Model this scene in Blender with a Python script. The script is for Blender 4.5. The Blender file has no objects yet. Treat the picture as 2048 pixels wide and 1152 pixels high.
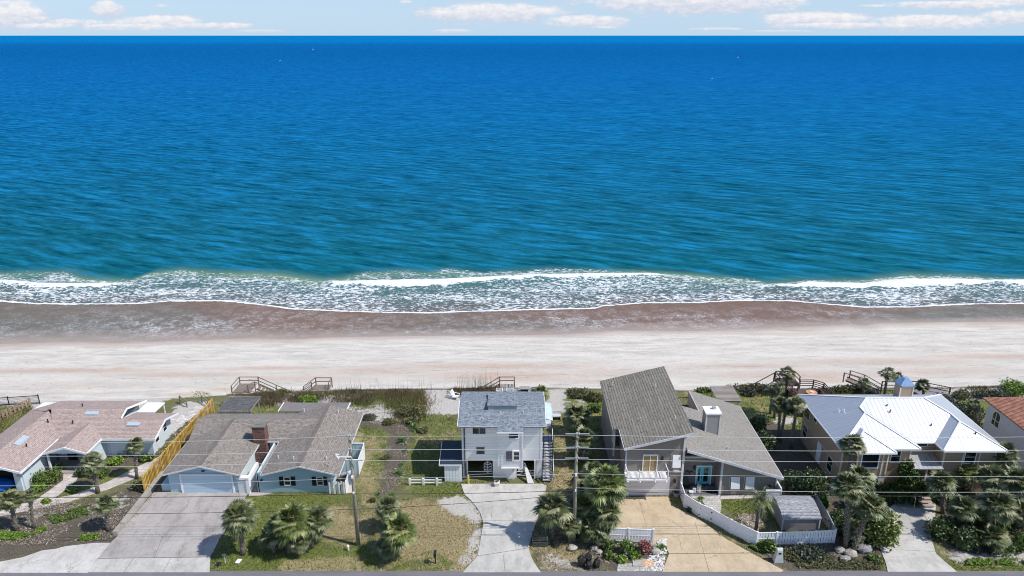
import bpy, math, random
import numpy as np
from mathutils import Vector
R = math.radians
C = bpy.context.scene.collection
# ---------------------------------------------------------------- camera, sky, sun, exposure
FPX = 1444.0; CAMH = 40.5; PIT = math.atan(506 / FPX)
cam = bpy.data.cameras.new('camera'); cam.sensor_width = 36; cam.lens = 36 * FPX / 2048
cam.clip_start = 0.5; cam.clip_end = 200000
co = bpy.data.objects.new('camera', cam); C.objects.link(co)
co.location = (0, 0, CAMH); co.rotation_euler = (math.pi / 2 - PIT, 0, 0)
bpy.context.scene.camera = co
sc = bpy.context.scene
sc.view_settings.view_transform = 'Standard'; sc.view_settings.look = 'None'
sc.view_settings.exposure = 0.0; sc.view_settings.gamma = 1
try: sc.cycles.pixel_filter_type = 'BLACKMAN_HARRIS'; sc.cycles.filter_width = 1.0
except Exception: pass
SUN_EL = 52.0; SUN_AZ = 109.0     # azimuth clockwise from +Y (the sea): sun to the right, a little behind the camera
sl = bpy.data.lights.new('sun', 'SUN'); sl.energy = 4.5; sl.angle = R(0.5); sl.color = (1, .955, .89)
so = bpy.data.objects.new('sun', sl); C.objects.link(so)
sd = Vector((math.sin(R(SUN_AZ)) * math.cos(R(SUN_EL)), math.cos(R(SUN_AZ)) * math.cos(R(SUN_EL)), math.sin(R(SUN_EL))))
so.rotation_euler = sd.to_track_quat('Z', 'Y').to_euler(); so.location = (60, -20, 80)

S_, C_ = math.sin(PIT), math.cos(PIT)
def G(px, py, z=0.0):
    """survey point: where a spot seen in the photograph lies on the level z"""
    u = (px - 1024) / FPX; v = (py - 576) / FPX
    Z = (CAMH - z) / (S_ + v * C_)
    return (u * Z, Z * (C_ - v * S_), z)
def XY(px, py, z=0.0):
    g = G(px, py, z); return (g[0], g[1])

# ---------------------------------------------------------------- node helpers
def nd(nt, typ, ins=None, **props):
    n = nt.nodes.new('ShaderNode' + typ)
    for k, v in props.items(): setattr(n, k, v)
    for k, v in (ins or {}).items():
        s = n.inputs[k]
        if isinstance(v, bpy.types.NodeSocket): nt.links.new(v, s)
        else: s.default_value = v
    return n
def c4(c): return (c[0], c[1], c[2], 1) if not isinstance(c, bpy.types.NodeSocket) and len(c) == 3 else c
def mix(nt, f, a, b, bt='MIX'): return nd(nt, 'Mix', {0: f, 6: c4(a), 7: c4(b)}, data_type='RGBA', blend_type=bt).outputs[2]
def noi(nt, vec, scale, detail=3, rough=.5, dist=0.0):
    return nd(nt, 'TexNoise', {'Vector': vec, 'Scale': scale, 'Detail': detail, 'Roughness': rough, 'Distortion': dist}).outputs[0]
def mr(nt, v, a, b, c=0.0, d=1.0, sm=False):
    return nd(nt, 'MapRange', {0: v, 1: a, 2: b, 3: c, 4: d}, clamp=True, interpolation_type='SMOOTHSTEP' if sm else 'LINEAR').outputs[0]
def mt(nt, op, a, b=0.0, c=0.0):
    return nd(nt, 'Math', {0: a, 1: b, 2: c}, operation=op).outputs[0]
def pos(nt): return nd(nt, 'NewGeometry').outputs['Position']
def mapv(nt, vec, scale=(1, 1, 1), rot=(0, 0, 0)):
    return nd(nt, 'Mapping', {'Vector': vec, 'Scale': scale, 'Rotation': rot}).outputs[0]
def attr(nt, name, out=2): return nd(nt, 'Attribute', attribute_name=name).outputs[out]
def bump(nt, bs, h, dist, strength=1.0):
    b = nd(nt, 'Bump', {'Height': h, 'Distance': dist, 'Strength': strength}); nt.links.new(b.outputs[0], bs.inputs['Normal'])
def newmat(name, rough=.8, metal=0.0, spec=.4):
    m = bpy.data.materials.new(name); m.use_nodes = True; nt = m.node_tree
    bs = nt.nodes['Principled BSDF']; bs.inputs['Roughness'].default_value = rough
    bs.inputs['Metallic'].default_value = metal; bs.inputs['Specular IOR Level'].default_value = spec
    return m, nt, bs
def setc(nt, bs, col):
    if isinstance(col, bpy.types.NodeSocket): nt.links.new(col, bs.inputs['Base Color'])
    else: bs.inputs['Base Color'].default_value = c4(col)
def sc3(c, k): return tuple(min(1, x * k) for x in c)
_mc = {}
def plain(name, col, rough=.7, metal=0.0, var=.18, scale=1.5, spec=.4, bmp=0.0):
    if name in _mc: return _mc[name]
    m, nt, bs = newmat(name, rough, metal, spec)
    p = pos(nt); n = noi(nt, p, scale, 5, .65)
    setc(nt, bs, mix(nt, mr(nt, n, .3, .7), sc3(col, 1 - var), sc3(col, 1 + var)))
    if bmp: bump(nt, bs, noi(nt, p, 25, 3), bmp)
    _mc[name] = m; return m
def uvs(nt): return nd(nt, 'UVMap').outputs[0]
def shingle(name, ca, cb, w=.34, h=.16, stain=(.5, .45, .42), streak=.25, blotch=.25, mort=.012, spread=1.0):
    m, nt, bs = newmat(name, .9, 0, .25)
    uv = uvs(nt)
    br = nd(nt, 'TexBrick', {'Vector': uv, 'Color1': c4(ca), 'Color2': c4(cb), 'Mortar': c4(sc3(ca, .45)), 'Scale': 1.0, 'Mortar Size': mort,
                             'Brick Width': w, 'Row Height': h, 'Bias': 0.0}, offset=.5)
    n1 = noi(nt, mapv(nt, uv, (1.0, .45, 1)), .55, 6, .7)
    n2 = noi(nt, mapv(nt, uv, (5, 1.6, 1)), 1.0, 3, .8)
    n3 = noi(nt, mapv(nt, uv, (2.2, 4.6, 1)), 1.3, 2, .6)
    c = mix(nt, mr(nt, n1, .42, .75, 0, blotch), br.outputs[0], stain)
    c = mix(nt, mr(nt, n2, .35, .65, .0, streak), c, sc3(ca, .42))
    c = mix(nt, mr(nt, n3, .35, .65, 0, .45), c, sc3(cb, 1.35))
    setc(nt, bs, c); bump(nt, bs, mt(nt, 'ADD', br.outputs[1], mt(nt, 'MULTIPLY', n2, -.6)), -.02)
    return m
def siding(name, col, pitch=.18, vert=False, depth=.02, dirt=.12, gap=.10):
    m, nt, bs = newmat(name, .6, 0, .35)
    sp = nd(nt, 'SeparateXYZ', {0: uvs(nt)}); v = sp.outputs[0 if vert else 1]
    fr = mt(nt, 'FRACT', mt(nt, 'DIVIDE', v, pitch))
    line = mr(nt, fr, 0, gap, 1, 0)
    n = noi(nt, pos(nt), .9, 6, .7)
    cc = mix(nt, mr(nt, n, .35, .75, 0, dirt * 2), col, sc3(col, .62))
    setc(nt, bs, mix(nt, mt(nt, 'MULTIPLY', line, .55), cc, sc3(col, .45)))
    bump(nt, bs, fr if not vert else mt(nt, 'SUBTRACT', 1.0, line), depth)
    return m
def leafmat(name, ca, cb, cc=None, rough=.42, spec=.5, tr=.0):
    m, nt, bs = newmat(name, rough, 0, spec)
    r = nd(nt, 'NewGeometry').outputs['Random Per Island']
    f = mr(nt, r, 0, .85)
    col = mix(nt, f, ca, cb)
    if cc: col = mix(nt, mr(nt, r, .86, .93), col, cc)
    ob = nd(nt, 'ObjectInfo').outputs['Random']
    col = mix(nt, mr(nt, ob, 0, 1, 0, .3), col, sc3(cb, .55))
    setc(nt, bs, col); return m
def concrete(name, ca, cb, dark, joint=None, stain=.5, scale=.35, rough=.85):
    m, nt, bs = newmat(name, rough, 0, .3); p = pos(nt)
    n1 = noi(nt, p, scale, 7, .65, .6); n2 = noi(nt, p, 3.2, 5, .75); n3 = noi(nt, mapv(nt, p, (1, .5, 1)), .9, 5, .7)
    c = mix(nt, mr(nt, n1, .35, .65), ca, cb)
    c = mix(nt, mr(nt, n3, .48, .75, 0, stain), c, dark)
    c = mix(nt, mr(nt, n2, .35, .7, 0, .3), c, sc3(cb, 1.25))
    c = mix(nt, mr(nt, noi(nt, p, 14, 2, .8), .4, .75, 0, .35), c, sc3(ca, .6))
    vo = nd(nt, 'TexVoronoi', {'Vector': nd(nt, 'VectorMath', {0: p, 1: nd(nt, 'TexNoise', {'Vector': p, 'Scale': 1.2, 'Detail': 4.0}).outputs[1]}, operation='ADD').outputs[0], 'Scale': .33}, feature='DISTANCE_TO_EDGE').outputs[0]
    crack = mt(nt, 'MULTIPLY', mr(nt, vo, .0, .009, 1, 0), mr(nt, noi(nt, p, .25, 2), .48, .56))
    c = mix(nt, mt(nt, 'MULTIPLY', crack, .65), c, sc3(dark, .4))
    setc(nt, bs, c); bump(nt, bs, n2, .01); return m

# ---------------------------------------------------------------- world: clear daylight sky with low clouds over the horizon
w = bpy.data.worlds.new('World'); sc.world = w; w.use_nodes = True; nt = w.node_tree; nt.nodes.clear()
out = nd(nt, 'OutputWorld')
sky = nd(nt, 'TexSky', sky_type='NISHITA', sun_disc=False, sun_elevation=R(SUN_EL), sun_rotation=R(SUN_AZ), altitude=20, air_density=1.0, dust_density=.4, ozone_density=2.5)
tc = nd(nt, 'TexCoord').outputs['Generated']
sp = nd(nt, 'SeparateXYZ', {0: tc})
yy = mt(nt, 'MAXIMUM', sp.outputs[1], .02)
cu = mt(nt, 'DIVIDE', sp.outputs[0], yy); cv = mt(nt, 'DIVIDE', sp.outputs[2], yy)
cvec = nd(nt, 'CombineXYZ', {0: cu, 1: cv, 2: 0.0}).outputs[0]
nA = noi(nt, mapv(nt, cvec, (10, 30, 1)), 2.4, 8, .62); nB = noi(nt, mapv(nt, cvec, (10, 22, 1)), 7.0, 8, .68)
CL = [(30,30,60,32,1),(215,18,32,16,1),(150,45,70,10,.8),(320,46,90,15,1),(430,52,100,9,.8),(90,52,80,8,.7),(250,55,120,10,.8),(520,62,70,4,.7),(990,26,140,19,1),(900,28,60,10,.8),(1170,43,85,13,1),(905,62,45,5,.8),
      (1400,2,230,26,1),(1630,40,110,17,1),(1700,52,160,9,.8),(1860,46,130,16,1),(2020,35,60,16,1),(1900,10,150,9,.9),(2010,4,110,10,.9),(1430,58,90,5,.6),(1200,55,60,4,.5),(-300,30,260,30,1),(2500,30,300,26,1),(3300,20,400,40,1),(1560,62,150,4,.5),(320,12,30,6,.6),(810,4,18,5,.7),(1750,12,70,5,.6)]
dens = None; low = None
for (px, py, rx, ry, k) in CL:
    def dirr(px, py):
        u = (px - 1024) / FPX; v = (py - 576) / FPX; yv = C_ - v * S_
        return u / yv, -(S_ + v * C_) / yv
    a, b = dirr(px, py); a2, _ = dirr(px + rx, py); _, b2 = dirr(px, py - ry)
    du = mt(nt, 'DIVIDE', mt(nt, 'SUBTRACT', cu, a), abs(a2 - a)); dv = mt(nt, 'DIVIDE', mt(nt, 'SUBTRACT', cv, b), abs(b2 - b))
    d = mt(nt, 'SUBTRACT', k, mt(nt, 'SQRT', mt(nt, 'ADD', mt(nt, 'MULTIPLY', du, du), mt(nt, 'MULTIPLY', dv, dv))))
    sh = mt(nt, 'MULTIPLY', mr(nt, dv, -.9, .5), mr(nt, d, -.2, .1))
    dens = d if dens is None else mt(nt, 'MAXIMUM', dens, d)
    low = sh if low is None else mt(nt, 'MAXIMUM', low, sh)
dd = mt(nt, 'ADD', dens, mt(nt, 'MULTIPLY', mt(nt, 'SUBTRACT', nA, .5), 2.0))
dd = mt(nt, 'ADD', dd, .22)
dd = mt(nt, 'ADD', dd, mt(nt, 'MULTIPLY', mt(nt, 'SUBTRACT', nB, .5), .9))
cm = mr(nt, dd, -.15, .6, 0, 1, True)
cm = mt(nt, 'MULTIPLY', cm, mr(nt, cv, .0, .012, .15, .93))
lit = mt(nt, 'ADD', mt(nt, 'MULTIPLY', low, .75), mt(nt, 'MULTIPLY', mt(nt, 'SUBTRACT', nB, .45), 2.2))
ccol = mix(nt, mr(nt, lit, .1, 1.0), (4.35, 4.65, 5.55), (6.5, 6.35, 6.4))
hz = mr(nt, cv, 0, .06)
skyc = mix(nt, mt(nt, 'MULTIPLY', mr(nt, cv, .25, 0, 0, 1), .85), sky.outputs[0], mix(nt, hz, (3.35, 4.8, 6.3), (2.75, 4.25, 6.5)))
fin = mix(nt, cm, skyc, ccol)
bg = nd(nt, 'Background', {'Color': fin, 'Strength': .145})
nt.links.new(bg.outputs[0], out.inputs[0])

# ---------------------------------------------------------------- mesh builder
class MB:
    def __init__(s): s.v = []; s.f = []
    def add(s, vs, fs):
        o = len(s.v); s.v += [tuple(map(float, p)) for p in vs]; s.f += [tuple(i + o for i in f) for f in fs]; return s
    def box(s, x0, x1, y0, y1, z0, z1):
        return s.add([(x0,y0,z0),(x1,y0,z0),(x1,y1,z0),(x0,y1,z0),(x0,y0,z1),(x1,y0,z1),(x1,y1,z1),(x0,y1,z1)],
                     [(0,3,2,1),(4,5,6,7),(0,1,5,4),(1,2,6,5),(2,3,7,6),(3,0,4,7)])
    def ob(s, c, sx, sy, sz, rz=0, z0=None):
        ca, sa = math.cos(rz), math.sin(rz); vs = []
        for dz in (-.5, .5):
            for dx, dy in ((-.5,-.5),(.5,-.5),(.5,.5),(-.5,.5)):
                x, y = dx * sx, dy * sy
                vs.append((c[0] + x * ca - y * sa, c[1] + x * sa + y * ca, (c[2] + dz * sz) if z0 is None else (z0 if dz < 0 else z0 + sz)))
        return s.add(vs, [(0,3,2,1),(4,5,6,7),(0,1,5,4),(1,2,6,5),(2,3,7,6),(3,0,4,7)])
    def beam(s, p, q, w, h):
        p = Vector(p); q = Vector(q); d = (q - p); L = d.length
        if L < 1e-5: return s
        d /= L; up = Vector((0,0,1)) if abs(d.z) < .95 else Vector((0,1,0))
        a = d.cross(up).normalized() * w / 2; b = a.cross(d).normalized() * h / 2
        vs = [p - a - b, p + a - b, p + a + b, p - a + b, q - a - b, q + a - b, q + a + b, q - a + b]
        return s.add(vs, [(0,3,2,1),(4,5,6,7),(0,1,5,4),(1,2,6,5),(2,3,7,6),(3,0,4,7)])
    def tube(s, pts, rs, n=8, cap=True):
        pts = [Vector(p) for p in pts]; rs = rs if isinstance(rs, (list, tuple)) else [rs] * len(pts)
        vs = []
        for i, p in enumerate(pts):
            d = (pts[min(i + 1, len(pts) - 1)] - pts[max(i - 1, 0)]).normalized()
            up = Vector((0,0,1)) if abs(d.z) < .9 else Vector((0,1,0))
            a = d.cross(up).normalized(); b = a.cross(d)
            for k in range(n):
                t = 2 * math.pi * k / n; vs.append(p + a * math.cos(t) * rs[i] + b * math.sin(t) * rs[i])
        fs = [(i*n+k, i*n+(k+1)%n, (i+1)*n+(k+1)%n, (i+1)*n+k) for i in range(len(pts)-1) for k in range(n)]
        if cap: fs += [tuple(range(n))[::-1], tuple((len(pts)-1)*n + k for k in range(n))]
        return s.add(vs, fs)
    def cyl(s, c, r, z0, z1, n=12, r1=None): return s.tube([(c[0],c[1],z0),(c[0],c[1],z1)], [r, r if r1 is None else r1], n)
    def slab(s, pts, t=.1):
        a = sum((pts[i][0]*pts[(i+1)%len(pts)][1] - pts[(i+1)%len(pts)][0]*pts[i][1]) for i in range(len(pts)))
        if a < 0: pts = pts[::-1]
        n = len(pts)
        return s.add(list(pts) + [(p[0], p[1], p[2] - t) for p in pts], [tuple(range(n)), tuple(range(n, 2*n))[::-1]] + [(i, i + n, (i+1)%n + n, (i+1)%n) for i in range(n)])
    def prismy(s, prof, y0, y1):
        n = len(prof); a = sum(prof[i][0]*prof[(i+1)%n][1] - prof[(i+1)%n][0]*prof[i][1] for i in range(n))
        if a < 0: prof = prof[::-1]
        return s.add([(x, y0, z) for x, z in prof] + [(x, y1, z) for x, z in prof], [tuple(range(n)), tuple(range(n, 2*n))[::-1]] + [(i, i+n, (i+1)%n+n, (i+1)%n) for i in range(n)])
    def prismx(s, prof, x0, x1):
        n = len(prof); a = sum(prof[i][0]*prof[(i+1)%n][1] - prof[(i+1)%n][0]*prof[i][1] for i in range(n))
        if a < 0: prof = prof[::-1]
        return s.add([(x0, y, z) for y, z in prof] + [(x1, y, z) for y, z in prof], [tuple(range(n))[::-1], tuple(range(n, 2*n))] + [(i, (i+1)%n, (i+1)%n+n, i+n) for i in range(n)])
    def sph(s, c, rx, ry, rz, nu=10, nv=6, z0=-1.0, jit=0, seed=0):
        rn = random.Random(seed); vs = []; fs = []
        for j in range(nv + 1):
            t = math.asin(z0) + (math.pi / 2 - math.asin(z0)) * j / nv
            for i in range(nu):
                a = 2 * math.pi * i / nu; k = 1 + rn.uniform(-jit, jit)
                vs.append((c[0] + rx*k*math.cos(t)*math.cos(a), c[1] + ry*k*math.cos(t)*math.sin(a), c[2] + rz*k*math.sin(t)))
        for j in range(nv):
            for i in range(nu): fs.append((j*nu+i, j*nu+(i+1)%nu, (j+1)*nu+(i+1)%nu, (j+1)*nu+i))
        fs.append(tuple(range(nu))[::-1])
        return s.add(vs, fs)

def mkmesh(name, V, F, off=(0,0,0), uv=True, mat=None, smooth=False):
    me = bpy.data.meshes.new(name); V = np.asarray(V, dtype=np.float64).reshape(-1, 3)
    me.from_pydata((V - np.array(off)).tolist(), [], F if isinstance(F, list) else F.tolist())
    if uv:
        me.update(); npoly = len(me.polygons); nl = len(me.loops)
        nn = np.empty(npoly*3); me.polygons.foreach_get('normal', nn); nn = nn.reshape(-1, 3)
        lt = np.empty(npoly, dtype=np.int32); me.polygons.foreach_get('loop_total', lt)
        vi = np.empty(nl, dtype=np.int32); me.loops.foreach_get('vertex_index', vi)
        L = np.repeat(nn, lt, axis=0); P = V[vi]
        h = np.stack([-L[:,1], L[:,0], np.zeros(nl)], 1); hl = np.linalg.norm(h, axis=1)
        flat = hl < .02; h[flat] = (1, 0, 0); hl[flat] = 1; h /= hl[:, None]
        # snap near-axis directions so courses line up from face to face
        s2 = np.cross(L, h)
        u = (P*h).sum(1); v = (P*s2).sum(1)
        ul = me.uv_layers.new(name='UVMap'); ul.data.foreach_set('uv', np.stack([u, v], 1).astype(np.float32).ravel())
    if smooth: me.polygons.foreach_set('use_smooth', [True]*len(me.polygons))
    if mat: me.materials.append(mat)
    return me
LABELS = {}
SPLIT = {'corner_board','corner_post','post','support_post','leg','porch_post','ground_wall','trim_board','corner_trim','chimney_trim','fascia','gutter','front_wall','side_wall','door_glass','stringer','edge_trim','eave_trim','handrail_','frame','green_tags','shutter_stay','carport_shade','beam','ridge_cap'}
def comps(mb):
    par = list(range(len(mb.v)))
    def fd(i):
        while par[i] != i: par[i] = par[par[i]]; i = par[i]
        return i
    for f in mb.f:
        for q in f[1:]: par[fd(q)] = fd(f[0])
    g = {}
    for i in range(len(mb.v)): g.setdefault(fd(i), []).append(i)
    out = []
    for ids in g.values():
        mp = {q: k for k, q in enumerate(ids)}; m = MB(); m.v = [mb.v[q] for q in ids]; m.f = [tuple(mp[q] for q in f) for f in mb.f if f[0] in mp]; out.append(m)
    return out
class Thing:
    def __init__(s, name, label, cat, loc, group=None):
        s.e = bpy.data.objects.new(name, None); C.objects.link(s.e); s.e.location = loc; s.loc = tuple(loc); s.e.empty_display_size = .3
        s.e['label'] = label; s.e['category'] = cat
        if group: s.e['group'] = group
    def part(s, name, mb, mat, parent=None, smooth=False, label=None, uv=True):
        if name in SPLIT:
            cs = comps(mb)
            if len(cs) > 1: return [s.part1(name, c, mat, parent, smooth, label, uv) for c in cs][0]
        return s.part1(name, mb, mat, parent, smooth, label, uv)
    def part1(s, name, mb, mat, parent=None, smooth=False, label=None, uv=True):
        me = mkmesh(name, mb.v, mb.f, s.loc, uv, mat, smooth); o = bpy.data.objects.new(name, me); C.objects.link(o); o.parent = parent or s.e
        if label: o['label'] = label
        return o
def single(name, mb, mat, label=None, cat=None, group=None, kind=None, smooth=False, off=(0,0,0), uv=True):
    me = mkmesh(name, mb.v, mb.f, off, uv, mat, smooth); o = bpy.data.objects.new(name, me); C.objects.link(o); o.location = off
    if label: o['label'] = label; o['category'] = cat
    if group: o['group'] = group
    if kind: o['kind'] = kind
    return o
# ---------------------------------------------------------------- terrain, beach, sea
rng = np.random.default_rng(7)
def grid(name, X, Y, Z, attrs, mat, smooth=True):
    ny, nx = X.shape
    V = np.stack([X, Y, Z], -1).reshape(-1, 3)
    i = np.arange(ny - 1)[:, None] * nx + np.arange(nx - 1)[None]
    F = np.stack([i, i + 1, i + nx + 1, i + nx], -1).reshape(-1, 4)
    me = bpy.data.meshes.new(name)
    me.vertices.add(len(V)); me.vertices.foreach_set('co', V.astype(np.float32).ravel())
    me.loops.add(F.size); me.loops.foreach_set('vertex_index', F.astype(np.int32).ravel())
    me.polygons.add(len(F)); me.polygons.foreach_set('loop_start', np.arange(0, F.size, 4, dtype=np.int32)); me.polygons.foreach_set('loop_total', np.full(len(F), 4, dtype=np.int32))
    me.polygons.foreach_set('use_smooth', np.full(len(F), smooth))
    me.update(calc_edges=True)
    for k, a in attrs.items():
        at = me.attributes.new(k, 'FLOAT', 'POINT'); at.data.foreach_set('value', a.astype(np.float32).ravel())
    me.materials.append(mat)
    o = bpy.data.objects.new(name, me); C.objects.link(o); o['kind'] = 'structure'; return o
def vn(X, Y, sx, sy, seed, octv=4):
    """value noise, -1..1"""
    r = np.random.default_rng(seed); out = 0; amp = 1; tot = 0
    for o in range(octv):
        T = r.random((256, 256)); u = X / sx * 2**o + 31.7; v = Y / sy * 2**o + 11.3
        iu = np.floor(u).astype(int); iv = np.floor(v).astype(int); fu = u - iu; fv = v - iv
        fu = fu*fu*(3-2*fu); fv = fv*fv*(3-2*fv)
        g = lambda a, b: T[b % 256, a % 256]
        out = out + amp * ((g(iu,iv)*(1-fu)+g(iu+1,iv)*fu)*(1-fv) + (g(iu,iv+1)*(1-fu)+g(iu+1,iv+1)*fu)*fv); tot += amp; amp *= .55
    return out / tot * 2 - 1
def curve(pts, z):
    a = sorted(XY(px, py, z) for px, py in pts); ax = [p[0] for p in a]; ay = [p[1] for p in a]
    return lambda x: np.interp(x, ax, ay)
WALL = curve([(-900,812),(0,806),(200,800),(330,796),(400,793),(640,783),(800,779.5),(1100,778),(1380,783),(1500,780),(1750,778),(1900,777),(2048,772),(3000,772)], 0)
ZS = -3.5
WET = curve([(-1200,687),(0,687),(137,683),(239,684.5),(376,680),(513,675),(581,678),(650,674),(817,671),(953,670),(1124,667.6),(1227,660.7),(1364,660.7),(1451,659.7),(1587,653.8),(1690,648.7),(1731,650.4),(1758,645),(2048,642),(3300,640)], -3.3)
FOAM = curve([(-1200,603),(0,602.6),(68,607.7),(171,609),(273,607.7),(342,602.5),(444,602),(513,608.7),(581,618),(683,623),(782,625.8),(858,626.5),(1022,621),(1193,617),(1203,612.8),(1295,606),(1380,606),(1485,601.5),(1587,602.5),(1655,608.7),(1731,615),(1826,614.5),(1929,609),(2048,607.7),(3300,606)], -3.5)
CRS = curve([(-1200,566),(0,566),(68,573),(120,574),(205,574.5),(239,573),(330,566),(500,560),(640,566),(680,570),(782,569),(885,566),(987,560),(1056,556),(1193,553),(1312,553),(1400,562),(1539,576),(1594,576),(1621,571),(1724,575),(1826,568),(1929,566),(1973,566),(2048,568),(3300,566)], -3.5)
UPP = curve([(-1200,552),(0,550),(130,545),(160,560),(250,566),(300,548),(360,542),(430,548),(550,550),(640,563),(680,560),(720,551),(800,545),(850,548),(900,543),(960,552),(1020,547),(1100,542),(1200,546),(1300,548),(1400,554),(1540,570),(1620,563),(1724,565),(1826,552),(1930,555),(2048,562),(3300,558)], -3.5)
CRW = curve([(-1200,.5),(0,7),(68,8),(205,8),(239,6),(280,1),(640,1),(680,9),(782,14),(885,10),(987,8),(1056,6),(1312,5),(1400,1),(1520,1),(1539,6),(1621,10),(1724,10),(1826,16),(1929,9),(1973,3),(2048,12)], 0)

def inpoly(X, Y, poly):
    n = len(poly); res = np.zeros(X.shape, bool)
    for i in range(n):
        x0, y0 = poly[i]; x1, y1 = poly[(i + 1) % n]
        if y0 == y1: continue
        c = ((Y >= min(y0, y1)) & (Y < max(y0, y1))) & (X < (x1 - x0) * (Y - y0) / (y1 - y0) + x0)
        res ^= c
    return res
def blur(a, k=2):
    for _ in range(k):
        b = a.copy(); b[1:-1] = (a[:-2] + 2*a[1:-1] + a[2:]) / 4; a = b.copy(); a[:, 1:-1] = (b[:, :-2] + 2*b[:, 1:-1] + b[:, 2:]) / 4
    return a
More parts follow.
